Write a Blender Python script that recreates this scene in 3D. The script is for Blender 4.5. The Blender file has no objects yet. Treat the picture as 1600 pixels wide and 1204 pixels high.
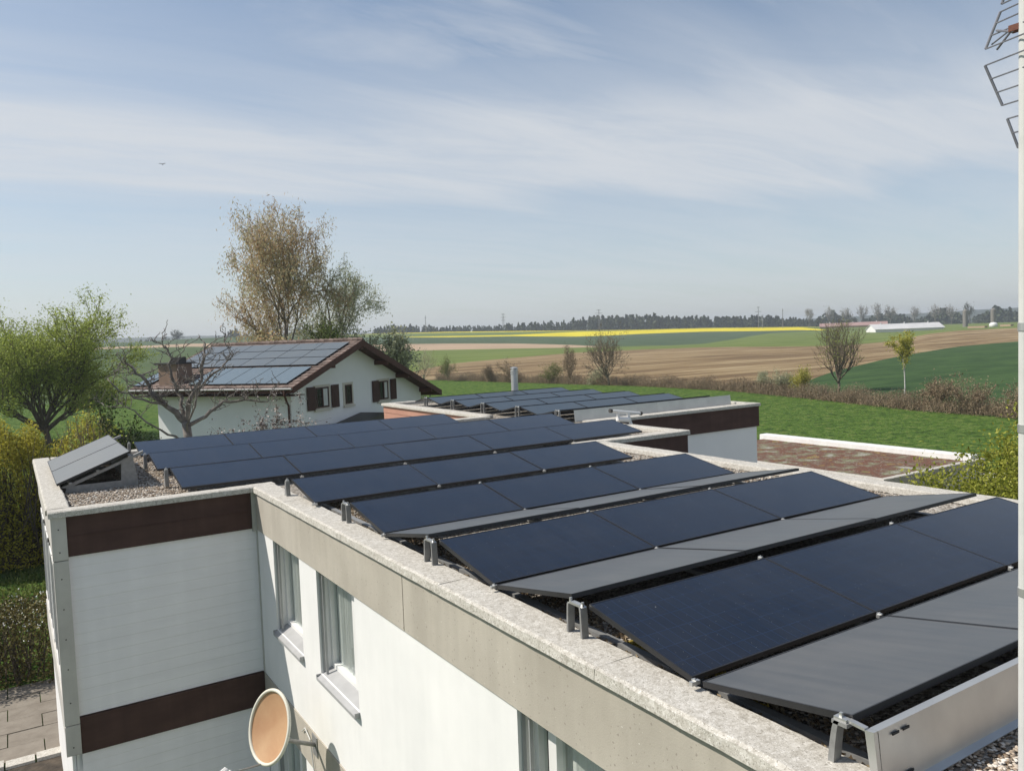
import bpy, math, random
import numpy as np
from mathutils import Vector, Matrix, noise
R_ = math.radians
scn = bpy.context.scene
col = scn.collection

# ---------------------------------------------------------------- camera
cam_d = bpy.data.cameras.new('camera'); cam = bpy.data.objects.new('camera', cam_d); col.objects.link(cam)
cam_d.sensor_width = 36; cam_d.lens = 28.12; cam_d.clip_start = 0.1; cam_d.clip_end = 20000
RX, RY, RZ = (0.84495, -0.06268, 0.53116), (-0.53357, -0.03035, 0.84521), (-0.03685, -0.99757, -0.05909)
m = Matrix(((RX[0], -RX[1], -RX[2]), (RY[0], -RY[1], -RY[2]), (RZ[0], -RZ[1], -RZ[2])))
cam.matrix_world = Matrix.Translation((0, 0, 1.96)) @ m.to_4x4()
scn.camera = cam
scn.render.resolution_x = 1024; scn.render.resolution_y = 770

# ---------------------------------------------------------------- light
SUN = Vector((-0.75, 0.49, 1.0)).normalized()
el = math.asin(SUN.z); az = math.atan2(SUN.x, SUN.y)
sd = bpy.data.lights.new('sun', 'SUN'); sd.energy = 5.0; sd.angle = R_(0.53); sd.color = (1.0, 0.94, 0.85)
so = bpy.data.objects.new('sun', sd); col.objects.link(so)
so.rotation_euler = SUN.to_track_quat('Z', 'Y').to_euler(); so.location = (0, 0, 60)
scn.view_settings.view_transform = 'Standard'; scn.view_settings.look = 'None'
scn.view_settings.exposure = 0.10; scn.view_settings.gamma = 1

w = bpy.data.worlds.new('World'); scn.world = w; w.use_nodes = True
nt = w.node_tree; nt.nodes.clear()
def N(nt, t, **k):
    n = nt.nodes.new(t)
    for a, b in k.items(): setattr(n, a, b)
    return n
def math_(nt, op, a, b=None, clamp=False):
    n = N(nt, 'ShaderNodeMath', operation=op, use_clamp=clamp)
    for i, v in enumerate((a, b)):
        if v is None: continue
        if isinstance(v, (int, float)): n.inputs[i].default_value = v
        else: nt.links.new(v, n.inputs[i])
    return n.outputs[0]
def ramp_(nt, v, stops):
    n = N(nt, 'ShaderNodeValToRGB'); e = n.color_ramp.elements
    e[0].position, e[1].position = stops[0][0], stops[-1][0]
    for p, c in stops[1:-1]: e.new(p)
    for i, (p, c) in enumerate(stops):
        e[i].color = (*c, 1) if isinstance(c, tuple) else (c, c, c, 1)
    nt.links.new(v, n.inputs[0]); return n.outputs[0]
sky = N(nt, 'ShaderNodeTexSky', sky_type='NISHITA'); sky.sun_disc = False
sky.sun_elevation = el; sky.sun_rotation = az; sky.altitude = 500; sky.air_density = 1.0; sky.dust_density = 1.3; sky.ozone_density = 1.0
tc = N(nt, 'ShaderNodeTexCoord')
sep = N(nt, 'ShaderNodeSeparateXYZ'); nt.links.new(tc.outputs['Generated'], sep.inputs[0])
zz = math_(nt, 'MAXIMUM', sep.outputs[2], 0.0)
zi = math_(nt, 'ADD', zz, 0.12)
px = math_(nt, 'DIVIDE', sep.outputs[0], zi); py = math_(nt, 'DIVIDE', sep.outputs[1], zi)
cmb = N(nt, 'ShaderNodeCombineXYZ'); nt.links.new(px, cmb.inputs[0]); nt.links.new(py, cmb.inputs[1])
mp = N(nt, 'ShaderNodeMapping'); mp.inputs['Rotation'].default_value = (0, 0, R_(32)); mp.inputs['Scale'].default_value = (0.38, 1.5, 1); nt.links.new(cmb.outputs[0], mp.inputs[0])
n1 = N(nt, 'ShaderNodeTexNoise'); n1.inputs['Scale'].default_value = 1.0; n1.inputs['Detail'].default_value = 9; n1.inputs['Roughness'].default_value = 0.56; n1.inputs['Distortion'].default_value = 0.7
nt.links.new(mp.outputs[0], n1.inputs[0])
mp2 = N(nt, 'ShaderNodeMapping'); mp2.inputs['Rotation'].default_value = (0, 0, R_(30)); mp2.inputs['Scale'].default_value = (0.22, 0.5, 1); mp2.inputs['Location'].default_value = (3.1, 1.7, 0); nt.links.new(cmb.outputs[0], mp2.inputs[0])
n2 = N(nt, 'ShaderNodeTexNoise'); n2.inputs['Scale'].default_value = 1.0; n2.inputs['Detail'].default_value = 4; nt.links.new(mp2.outputs[0], n2.inputs[0])
# veil band between about 9 and 15 degrees of elevation, higher wisps above it
wob = math_(nt, 'MULTIPLY', math_(nt, 'SUBTRACT', n2.outputs[0], 0.5), 0.12)
wob2 = math_(nt, 'MULTIPLY', math_(nt, 'SUBTRACT', n1.outputs[0], 0.5), 0.16)
zb = math_(nt, 'ADD', math_(nt, 'ADD', sep.outputs[2], wob), wob2)
n3 = N(nt, 'ShaderNodeTexNoise'); n3.inputs['Scale'].default_value = 1.0; n3.inputs['Detail'].default_value = 12; n3.inputs['Roughness'].default_value = 0.66; n3.inputs['Distortion'].default_value = 1.1
mp3 = N(nt, 'ShaderNodeMapping'); mp3.inputs['Rotation'].default_value = (0, 0, R_(50)); mp3.inputs['Scale'].default_value = (0.7, 3.2, 1); mp3.inputs['Location'].default_value = (1.3, 7.7, 0); nt.links.new(cmb.outputs[0], mp3.inputs[0]); nt.links.new(mp3.outputs[0], n3.inputs[0])
band = ramp_(nt, zb, [(0.0, 0.8), (0.08, 0.68), (0.145, 0.55), (0.178, 1.0), (0.245, 1.0), (0.30, 0.5), (0.38, 0.2), (0.7, 0.05)])
wis = ramp_(nt, n1.outputs[0], [(0.36, 0.0), (0.5, 0.4), (0.64, 1.0)])
wm = ramp_(nt, n2.outputs[0], [(0.40, 0.15), (0.58, 1.0)])
wisp = math_(nt, 'MULTIPLY', math_(nt, 'MULTIPLY', wis, wm), 0.85)
strk = ramp_(nt, n3.outputs[0], [(0.34, 0.35), (0.5, 0.8), (0.62, 1.0)])
cov = math_(nt, 'MAXIMUM', math_(nt, 'MULTIPLY', band, math_(nt, 'ADD', 0.62, math_(nt, 'MULTIPLY', strk, 0.4))), math_(nt, 'MULTIPLY', wisp, strk))
cov = math_(nt, 'MULTIPLY', cov, 0.88)
tint = N(nt, 'ShaderNodeMix', data_type='RGBA', blend_type='MULTIPLY'); tint.inputs[0].default_value = 1; nt.links.new(sky.outputs[0], tint.inputs[6]); tint.inputs[7].default_value = (.80, .84, .84, 1)
mixs = N(nt, 'ShaderNodeMix', data_type='RGBA'); nt.links.new(cov, mixs.inputs[0]); nt.links.new(tint.outputs[2], mixs.inputs[6]); mixs.inputs[7].default_value = (4.75, 4.95, 5.2, 1)
bg = N(nt, 'ShaderNodeBackground'); bg.inputs[1].default_value = 0.135; nt.links.new(mixs.outputs[2], bg.inputs[0])
wo = N(nt, 'ShaderNodeOutputWorld'); nt.links.new(bg.outputs[0], wo.inputs[0])

# ---------------------------------------------------------------- materials
def mat(name, stops, scale=4, detail=6, rough=0.8, bump=0.0, bscale=None, metallic=0.0, aniso=(1, 1, 1), rot=0, spec=0.5,
        spots=None, island=0.0, transl=0.0, voro=None, streak=0.0, coat=0.0, distort=0.0, coords='Object', bdist=0.02):
    """stops = [(pos, colour)...] over a noise field; spots = (scale, colour, size) flecks; island = per-leaf variation"""
    mt = bpy.data.materials.new(name); mt.use_nodes = True; t = mt.node_tree; t.nodes.clear()
    tc = N(t, 'ShaderNodeTexCoord'); mp = N(t, 'ShaderNodeMapping'); mp.inputs['Scale'].default_value = aniso; mp.inputs['Rotation'].default_value = (0, 0, rot)
    t.links.new(tc.outputs[coords], mp.inputs[0])
    no = N(t, 'ShaderNodeTexNoise'); no.inputs['Scale'].default_value = scale; no.inputs['Detail'].default_value = detail; no.inputs['Roughness'].default_value = 0.62; no.inputs['Distortion'].default_value = distort
    t.links.new(mp.outputs[0], no.inputs[0])
    fac = no.outputs[0]
    if voro:
        vo = N(t, 'ShaderNodeTexVoronoi'); vo.inputs['Scale'].default_value = voro; t.links.new(mp.outputs[0], vo.inputs['Vector'])
        s = N(t, 'ShaderNodeSeparateColor'); t.links.new(vo.outputs['Color'], s.inputs[0])
        fac = math_(t, 'ADD', math_(t, 'MULTIPLY', s.outputs[0], 0.6), math_(t, 'MULTIPLY', fac, 0.4))
    if island:
        ge = N(t, 'ShaderNodeNewGeometry')
        fac = math_(t, 'ADD', math_(t, 'MULTIPLY', fac, 1 - island), math_(t, 'MULTIPLY', ge.outputs['Random Per Island'], island))
    c = ramp_(t, fac, stops)
    if streak:
        m3 = N(t, 'ShaderNodeMapping'); m3.inputs['Scale'].default_value = (7, 7, .45); t.links.new(tc.outputs[coords], m3.inputs[0])
        n3 = N(t, 'ShaderNodeTexNoise'); n3.inputs['Scale'].default_value = 1; n3.inputs['Detail'].default_value = 8; t.links.new(m3.outputs[0], n3.inputs[0])
        k3 = ramp_(t, n3.outputs[0], [(.42, 1.0-streak), (.62, 1.0)])
        mm = N(t, 'ShaderNodeMix', data_type='RGBA', blend_type='MULTIPLY'); mm.inputs[0].default_value = 1; t.links.new(c, mm.inputs[6]); t.links.new(k3, mm.inputs[7]); c = mm.outputs[2]
    if spots:
        for sc, cc, sz in spots:
            nz = N(t, 'ShaderNodeTexNoise'); nz.inputs['Scale'].default_value = sc*1.7; nz.inputs['Detail'].default_value = 3; t.links.new(mp.outputs[0], nz.inputs[0])
            va = N(t, 'ShaderNodeVectorMath', operation='MULTIPLY_ADD'); t.links.new(nz.outputs['Color'], va.inputs[0]); va.inputs[1].default_value = (.75/sc,)*3; t.links.new(mp.outputs[0], va.inputs[2])
            v = N(t, 'ShaderNodeTexVoronoi'); v.inputs['Scale'].default_value = sc; t.links.new(va.outputs[0], v.inputs['Vector'])
            s = N(t, 'ShaderNodeSeparateColor'); t.links.new(v.outputs['Color'], s.inputs[0])
            k = math_(t, 'MULTIPLY', math_(t, 'MULTIPLY', math_(t, 'LESS_THAN', v.outputs['Distance'], math_(t, 'MULTIPLY', s.outputs[1], sz*1.5)), math_(t, 'GREATER_THAN', s.outputs[0], 0.5)), .7)
            mx = N(t, 'ShaderNodeMix', data_type='RGBA'); t.links.new(k, mx.inputs[0]); t.links.new(c, mx.inputs[6]); mx.inputs[7].default_value = (*cc, 1); c = mx.outputs[2]
    b = N(t, 'ShaderNodeBsdfPrincipled'); t.links.new(c, b.inputs['Base Color'])
    b.inputs['Roughness'].default_value = rough; b.inputs['Metallic'].default_value = metallic; b.inputs['Specular IOR Level'].default_value = spec
    b.inputs['Coat Weight'].default_value = coat
    if bump:
        h = no.outputs[0]
        if voro: h = math_(t, 'SUBTRACT', 1.0, vo.outputs['Distance'])
        elif bscale:
            nb = N(t, 'ShaderNodeTexNoise'); nb.inputs['Scale'].default_value = bscale; nb.inputs['Detail'].default_value = 5; t.links.new(mp.outputs[0], nb.inputs[0]); h = nb.outputs[0]
        bp = N(t, 'ShaderNodeBump'); bp.inputs['Strength'].default_value = bump; bp.inputs['Distance'].default_value = bdist; t.links.new(h, bp.inputs['Height']); t.links.new(bp.outputs[0], b.inputs['Normal'])
    out = N(t, 'ShaderNodeOutputMaterial')
    if transl:
        tr = N(t, 'ShaderNodeBsdfTranslucent'); t.links.new(c, tr.inputs[0]); ms = N(t, 'ShaderNodeMixShader'); ms.inputs[0].default_value = transl
        t.links.new(b.outputs[0], ms.inputs[1]); t.links.new(tr.outputs[0], ms.inputs[2]); t.links.new(ms.outputs[0], out.inputs[0])
    else: t.links.new(b.outputs[0], out.inputs[0])
    return mt
def two(a, b): return [(0.3, a), (0.7, b)]

M = {}
M['siding'] = mat('siding_board', [(0.3, (.76, .74, .76)), (0.7, (.81, .79, .81))], 1.4, streak=.03, aniso=(1, 1, 5), bump=.12, bscale=9, rough=.8, bdist=.01)
M['white_render'] = mat('white_render', [(0.3, (.72, .715, .70)), (0.7, (.80, .79, .77))], 1.2, streak=.025, bump=.15, bscale=60, rough=.9, bdist=.004)
M['house_render'] = mat('house_render', two((.71, .705, .70), (.77, .765, .755)), .7, bump=.1, bscale=30, rough=.9)
M['fascia_concrete'] = mat('fascia_concrete', [(.3, (.37, .335, .28)), (.7, (.48, .44, .375))], .9, streak=.07, rough=.9, bump=.4, bscale=90, bdist=.003, spots=[(26, (.24, .21, .18), .15), (33, (.64, .62, .56), .16)])
M['coping'] = mat('coping_concrete', [(.34, (.34, .315, .27)), (.45, (.43, .405, .355)), (.55, (.49, .465, .415)), (.66, (.58, .555, .505))], 26, detail=12, rough=.95, bump=.5, bscale=40, bdist=.006, spots=[(48, (.24, .22, .185), .27), (110, (.70, .685, .64), .3), (140, (.2, .18, .155), .34)], distort=.8)
M['pier'] = mat('pier_concrete', two((.44, .42, .39), (.54, .52, .48)), 2, streak=.08, rough=.9, bump=.2, bscale=60, bdist=.003, spots=[(7, (.2, .19, .17), .05)])
M['brown_panel'] = mat('brown_panel', two((.062, .034, .029), (.088, .050, .042)), 1.5, streak=.12, rough=.75, spec=.25, aniso=(1, 1, 3))
M['salmon'] = mat('pinkish_cladding', two((.40, .20, .145), (.47, .25, .18)), 2, rough=.8)  # lighter and pinker than the brown panels
M['dark_gap'] = mat('shadow_joint', two((.02, .02, .02), (.03, .03, .03)), 3)
M['frame_white'] = mat('window_frame_paint', two((.7, .69, .67), (.78, .77, .75)), 3, rough=.5)
M['sill'] = mat('sill_metal', two((.30, .30, .30), (.37, .37, .37)), 5, rough=.55)
M['curtain'] = mat('curtain_cloth', two((.58, .56, .54), (.78, .76, .74)), 7, aniso=(1, 6, .2), rough=.9, bump=.3)
M['alu'] = mat('aluminium', two((.24, .24, .235), (.34, .34, .33)), 14, rough=.6, metallic=.5)
M['alu_light'] = mat('aluminium_sheet', two((.50, .50, .49), (.6, .6, .58)), 3, rough=.42, metallic=.75)
M['galv'] = mat('painted_mast_steel', two((.50, .50, .48), (.60, .60, .575)), 5, rough=.5, spots=[(9, (.3, .2, .14), .06)])
M['black_frame'] = mat('black_anodised_frame', two((.012, .012, .014), (.02, .02, .022)), 5, rough=.45)
M['dark_wood'] = mat('dark_stained_wood', two((.055, .021, .014), (.10, .040, .027)), 3, aniso=(1, 1, 6), rough=.75)
M['shutter'] = mat('shutter_paint', two((.045, .017, .013), (.065, .026, .02)), 3, rough=.7)
M['rust'] = mat('rusty_clamp', two((.10, .03, .02), (.18, .07, .04)), 30)
M['copper_brown'] = mat('chimney_cladding', two((.19, .125, .09), (.24, .155, .11)), 2, rough=.6)
M['dark_metal'] = mat('dark_sheet_metal', two((.03, .025, .022), (.05, .045, .04)), 3, rough=.5)
M['bark'] = mat('bark', two((.055, .042, .032), (.14, .11, .085)), 6, aniso=(1, 1, .3), rough=.95, bump=.4)
M['bark_grey'] = mat('grey_bark', two((.10, .085, .07), (.24, .21, .18)), 8, rough=.95, bump=.4)
M['bark_white'] = mat('birch_bark', two((.3, .29, .26), (.6, .58, .55)), 5, rough=.9)
M['stone'] = mat('gravel_stone', [(.1, (.14, .095, .06)), (.4, (.35, .28, .21)), (.7, (.52, .45, .37)), (.95, (.70, .66, .60))], 3, island=.85, rough=.95)
M['gravel'] = mat('roof_gravel', [(.2, (.13, .11, .085)), (.45, (.27, .235, .195)), (.7, (.42, .385, .335)), (.85, (.55, .52, .47))], 1.5, voro=42, rough=.95, bump=1.0, bdist=.02, spots=[(60, (.09, .07, .05), .2)])
M['sedum'] = mat('sedum_roof', [(.36, (.30, .28, .25)), (.42, (.15, .15, .07)), (.47, (.16, .115, .08)), (.51, (.11, .055, .035)), (.55, (.15, .06, .03)), (.59, (.08, .045, .03)), (.63, (.26, .15, .05)), (.67, (.13, .13, .05))], 1.3, detail=15, rough=.95, bump=1, bscale=14, bdist=.05, spots=[(9, (.42, .38, .33), .22)])
M['rust_dish'] = mat('weathered_dish_face', [(.3, (.38, .20, .10)), (.7, (.48, .30, .165))], 2.2, rough=.7, spots=[(5, (.15, .09, .06), .035)])
M['cream'] = mat('cream_paint', two((.6, .57, .47), (.68, .66, .57)), 3, rough=.6)
M['paver'] = mat('patio_paver', two((.17, .145, .115), (.25, .22, .18)), 3, rough=.95, bump=.3, bscale=20)  # colour darkened for the shade lying on the terrace
M['soil'] = mat('soil', two((.03, .024, .018), (.09, .07, .05)), 3, rough=1, bump=.6, bscale=12, bdist=.05)
M['yellow_weed'] = mat('yellow_moss', two((.4, .28, .03), (.3, .25, .05)), 8)

# solar glass: dark cells under glass, faint grid, dust and droppings
def solar_mat(name, c1, c2, dust, rough, grid=0.5, spec=0.5, specks=True, tint=None):
    mt = bpy.data.materials.new(name); mt.use_nodes = True; t = mt.node_tree; t.nodes.clear()
    tc = N(t, 'ShaderNodeTexCoord'); br = N(t, 'ShaderNodeTexBrick'); br.offset = 0
    oi = N(t, 'ShaderNodeObjectInfo')
    t.links.new(tc.outputs['Object'], br.inputs['Vector'])
    br.inputs['Scale'].default_value = 1; br.inputs['Brick Width'].default_value = .0855; br.inputs['Row Height'].default_value = .158; br.inputs['Mortar Size'].default_value = .0022; br.inputs['Mortar Smooth'].default_value = .2
    br.inputs['Color1'].default_value = (*c1, 1); br.inputs['Color2'].default_value = (*c2, 1); br.inputs['Mortar'].default_value = (*[c * grid for c in c1], 1)
    ad = N(t, 'ShaderNodeVectorMath', operation='ADD'); t.links.new(tc.outputs['Object'], ad.inputs[0]); t.links.new(oi.outputs['Location'], ad.inputs[1])
    no = N(t, 'ShaderNodeTexNoise'); no.inputs['Scale'].default_value = 1.6; no.inputs['Detail'].default_value = 10; no.inputs['Roughness'].default_value = .65; t.links.new(ad.outputs[0], no.inputs[0])
    mq = N(t, 'ShaderNodeMapping'); mq.inputs['Scale'].default_value = (9, .8, 1); t.links.new(ad.outputs[0], mq.inputs[0]); nq = N(t, 'ShaderNodeTexNoise'); nq.inputs['Scale'].default_value = 1.3; nq.inputs['Detail'].default_value = 8; t.links.new(mq.outputs[0], nq.inputs[0])
    dr = ramp_(t, math_(t, 'ADD', math_(t, 'MULTIPLY', no.outputs[0], .6), math_(t, 'MULTIPLY', nq.outputs[0], .4)), [(.36, .35), (.64, 1.0)])
    df = math_(t, 'MULTIPLY', dr, dust)
    mx = N(t, 'ShaderNodeMix', data_type='RGBA'); t.links.new(df, mx.inputs[0]); t.links.new(br.outputs[0], mx.inputs[6]); mx.inputs[7].default_value = (.30, .28, .25, 1)
    c = mx.outputs[2]
    if specks:
        for sc, sz, th in ((5, .022, .72), (31, .06, .92), (60, .11, .93)):
            v = N(t, 'ShaderNodeTexVoronoi'); v.inputs['Scale'].default_value = sc; t.links.new(ad.outputs[0], v.inputs['Vector'])
            s = N(t, 'ShaderNodeSeparateColor'); t.links.new(v.outputs['Color'], s.inputs[0])
            k = math_(t, 'MULTIPLY', math_(t, 'MULTIPLY', math_(t, 'LESS_THAN', v.outputs['Distance'], sz), math_(t, 'GREATER_THAN', s.outputs[0], th)), .6)
            m2 = N(t, 'ShaderNodeMix', data_type='RGBA'); t.links.new(k, m2.inputs[0]); t.links.new(c, m2.inputs[6]); m2.inputs[7].default_value = (.4, .4, .37, 1); c = m2.outputs[2]
    b = N(t, 'ShaderNodeBsdfPrincipled'); t.links.new(c, b.inputs['Base Color']); b.inputs['Specular IOR Level'].default_value = spec
    ro = math_(t, 'ADD', math_(t, 'MULTIPLY', no.outputs[0], .18), rough - .09); t.links.new(ro, b.inputs['Roughness'])
    o = N(t, 'ShaderNodeOutputMaterial'); t.links.new(b.outputs[0], o.inputs[0]); return mt
M['solar'] = solar_mat('solar_glass', (.002, .0065, .018), (.003, .009, .023), .04, .17, grid=3.0, spec=.3)
M['solar_far'] = solar_mat('solar_glass_plain', (.014, .032, .050), (.016, .036, .056), .12, .32, specks=False)
M['solar_roof'] = solar_mat('solar_glass_roof', (.095, .115, .125), (.10, .12, .13), .2, .3, specks=False)  # lighter base paints in the sky these roof panels reflect
M['solar_sky_grey'] = solar_mat('solar_glass_sky_grey', (.033, .040, .048), (.036, .043, .051), .22, .38, grid=.93)  # grey base and heavier dust stand in for sky reflected at grazing view
M['solar_pale'] = solar_mat('solar_glass_pale', (.12, .125, .125), (.13, .135, .135), .3, .36, grid=.9)  # pale base holds the sun and sky reflection of the stand panels
M['collector'] = solar_mat('collector_glass', (.12, .155, .17), (.13, .165, .18), .05, .18, grid=.95, specks=False, spec=.9)

# foliage
def leaf(name, a, b, c, isl=.55, tr=.45, sc=.6):
    return mat(name, [(.25, a), (.5, b), (.78, c)], sc, island=isl, rough=.6, transl=tr, spec=.25)
M['leaf_spring'] = leaf('spring_leaf', (.20, .24, .045), (.32, .38, .07), (.46, .52, .13))
M['leaf_hedge'] = leaf('hedge_leaf', (.22, .21, .03), (.40, .36, .05), (.58, .52, .10), sc=.9)
M['leaf_low_hedge'] = leaf('clipped_hedge_leaf', (.05, .045, .015), (.12, .10, .03), (.24, .20, .07), sc=1.5, tr=.12)  # leaves darkened and less translucent for the shaded hedge front
M['leaf_birch'] = leaf('birch_leaf', (.40, .23, .12), (.50, .39, .23), (.48, .50, .28), isl=.4, sc=.25)
M['leaf_grey'] = leaf('catkin_leaf', (.28, .30, .17), (.40, .41, .25), (.50, .50, .36), sc=.4)
M['leaf_green'] = leaf('deciduous_leaf', (.07, .10, .02), (.13, .17, .04), (.20, .24, .07))
M['leaf_dark'] = leaf('evergreen_leaf', (.015, .032, .01), (.04, .065, .018), (.08, .115, .03))
M['leaf_willow'] = leaf('willow_leaf', (.15, .18, .02), (.29, .31, .04), (.46, .46, .09), sc=.8)
M['leaf_brown'] = leaf('dry_leaf', (.14, .10, .06), (.23, .17, .105), (.35, .28, .18), tr=.15, sc=.3)
M['leaf_yellow'] = leaf('yellow_green_leaf', (.28, .28, .05), (.42, .40, .07), (.54, .50, .12))
M['blossom'] = leaf('blossom', (.08, .065, .055), (.17, .14, .12), (.62, .56, .53), tr=.2)
M['leaf_far'] = leaf('far_foliage', (.03, .045, .022), (.05, .07, .032), (.085, .10, .05), isl=.5, sc=.02, tr=.1)
M['leaf_far_bare'] = leaf('far_bare_twigs', (.28, .27, .25), (.34, .325, .30), (.40, .38, .36), tr=.1)  # colour paled in place of thicker haze over the skyline trees

# ground
def field(name, stops, sc, aniso=(1, 1, 1), rot=0, bump=.5, bs=3, bd=.3, detail=8):
    return mat(name, stops, sc, detail=detail, aniso=aniso, rot=rot, rough=.98, spec=.1, bump=bump, bscale=bs, bdist=bd)
M['lawn'] = field('lawn_grass', [(.36, (.036, .066, .015)), (.46, (.062, .118, .020)), (.54, (.090, .152, .028)), (.66, (.145, .175, .05))], 1.7, detail=15, bump=1, bs=5, bd=.3)
M['wheat'] = field('young_wheat', [(.38, (.030, .062, .022)), (.62, (.054, .098, .032))], .09, aniso=(1, 4, 1), rot=R_(25), bump=.3)
M['wheat_far'] = field('far_wheat', [(.38, (.050, .08, .04)), (.62, (.075, .11, .055))], .03, aniso=(1, 4, 1), rot=R_(20), bump=.2)
M['plough'] = field('ploughed_earth', [(.38, (.135, .09, .05)), (.48, (.215, .15, .08)), (.56, (.27, .20, .11)), (.66, (.36, .28, .17))], .10, aniso=(.25, 2.6, 1), rot=R_(-38), bump=1, bs=.6, bd=.6, detail=12)
M['meadow'] = field('light_meadow', [(.38, (.095, .135, .028)), (.62, (.16, .195, .055))], .05, aniso=(.5, 4, 1), rot=R_(15), bump=.2)
M['meadow_left'] = field('hill_meadow', [(.35, (.050, .085, .028)), (.65, (.085, .115, .045))], .015, aniso=(.4, 5, 1), rot=R_(0), bump=.2)
M['sand'] = field('bare_earth', [(.3, (.34, .25, .17)), (.7, (.42, .31, .21))], .02, bump=.2)
M['rape'] = field('rapeseed_bloom', [(.3, (.55, .45, .01)), (.7, (.68, .58, .015))], .03, bump=.2)
M['hill'] = field('wooded_hill', [(.3, (.03, .045, .035)), (.7, (.06, .075, .05))], .01, bump=1, bs=.03, bd=8)

# ---------------------------------------------------------------- mesh helpers
class MB:
    def __init__(s): s.v = []; s.f = []; s.mi = []; s.m = 0
    def quad(s, a, b, c, d): i = len(s.v); s.v += [tuple(a), tuple(b), tuple(c), tuple(d)]; s.f.append((i, i+1, i+2, i+3)); s.mi.append(s.m); return s
    def box(s, x0, x1, y0, y1, z0, z1):
        i = len(s.v)
        s.v += [(x, y, z) for z in (z0, z1) for x, y in ((x0, y0), (x1, y0), (x1, y1), (x0, y1))]
        s.f += [tuple(i+k for k in q) for q in ((0, 3, 2, 1), (4, 5, 6, 7), (0, 1, 5, 4), (1, 2, 6, 5), (2, 3, 7, 6), (3, 0, 4, 7))]; s.mi += [s.m]*6; return s
    def prism(s, poly, off):
        """poly: list of 3D points (planar), extruded by vector off"""
        i = len(s.v); n = len(poly); s.v += [tuple(p) for p in poly] + [tuple(Vector(p)+Vector(off)) for p in poly]
        s.f.append(tuple(range(i, i+n))[::-1]); s.f.append(tuple(range(i+n, i+2*n)))
        for k in range(n): s.f.append((i+k, i+(k+1) % n, i+n+(k+1) % n, i+n+k))
        s.mi += [s.m]*(n+2); return s
    def tube(s, pts, rads, n=8, cap=True):
        pts = [Vector(p) for p in pts]; 
        if not hasattr(rads, '__len__'): rads = [rads]*len(pts)
        base = len(s.v); pv = None
        for k, p in enumerate(pts):
            d = (pts[min(k+1, len(pts)-1)] - pts[max(k-1, 0)]); d = d.normalized() if d.length > 1e-9 else Vector((0, 0, 1))
            if pv is None: a = d.orthogonal().normalized()
            else: a = (pv - d*pv.dot(d)); a = a.normalized() if a.length > 1e-6 else d.orthogonal().normalized()
            pv = a; b = d.cross(a)
            for j in range(n):
                t = 2*math.pi*j/n; s.v.append(tuple(p + (a*math.cos(t)+b*math.sin(t))*rads[k]))
        for k in range(len(pts)-1):
            for j in range(n):
                s.f.append((base+k*n+j, base+k*n+(j+1) % n, base+(k+1)*n+(j+1) % n, base+(k+1)*n+j)); s.mi.append(s.m)
        if cap:
            s.f.append(tuple(base+j for j in range(n))[::-1]); s.f.append(tuple(base+(len(pts)-1)*n+j for j in range(n))); s.mi += [s.m]*2
        return s
    def build(s, name, mats, parent=None, smooth=False, bevel=0):
        me = bpy.data.meshes.new(name); me.from_pydata(s.v, [], s.f)
        mats = mats if isinstance(mats, (list, tuple)) else [mats]
        for q in mats: me.materials.append(M[q])
        if len(mats) > 1: me.polygons.foreach_set('material_index', s.mi)
        if smooth: me.polygons.foreach_set('use_smooth', [True]*len(me.polygons))
        me.update(); o = bpy.data.objects.new(name, me); col.objects.link(o)
        if parent: o.parent = parent
        if bevel:
            b = o.modifiers.new('bevel', 'BEVEL'); b.width = bevel; b.segments = 2; b.limit_method = 'ANGLE'
        return o
def tag(o, label=None, cat=None, group=None, kind=None):
    for k, v in (('label', label), ('category', cat), ('group', group), ('kind', kind)):
        if v: o[k] = v
    return o
def empty(name, loc=(0, 0, 0), rz=0, **k):
    o = bpy.data.objects.new(name, None); col.objects.link(o); o.location = loc; o.rotation_euler = (0, 0, rz); o.empty_display_size = .2
    return tag(o, **k)
def children(o): return [c for c in bpy.data.objects if c.parent == o]
def copy_tree(o, parent=None):
    c = o.copy(); col.objects.link(c); c.parent = parent
    for ch in kids[o.name]: 
        d = ch.copy(); col.objects.link(d); d.parent = c
        for g in kids.get(ch.name, []): e = g.copy(); col.objects.link(e); e.parent = d
    return c
kids = {}
def np_mesh(name, V, F, mats, parent=None, mi=None, smooth=False):
    me = bpy.data.meshes.new(name); V = np.asarray(V, np.float32); F = np.asarray(F, np.int32); k = F.shape[1]
    me.vertices.add(len(V)); me.vertices.foreach_set('co', V.ravel()); me.loops.add(F.size); me.loops.foreach_set('vertex_index', F.ravel())
    me.polygons.add(len(F)); me.polygons.foreach_set('loop_start', np.arange(0, F.size, k, dtype=np.int32)); me.polygons.foreach_set('loop_total', np.full(len(F), k, np.int32))
    for q in (mats if isinstance(mats, (list, tuple)) else [mats]): me.materials.append(M[q])
    if mi is not None: me.polygons.foreach_set('material_index', np.asarray(mi, np.int32))
    if smooth: me.polygons.foreach_set('use_smooth', np.ones(len(F), bool))
    me.update(calc_edges=True); me.validate(); o = bpy.data.objects.new(name, me); col.objects.link(o)
    if parent: o.parent = parent
    return o
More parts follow.
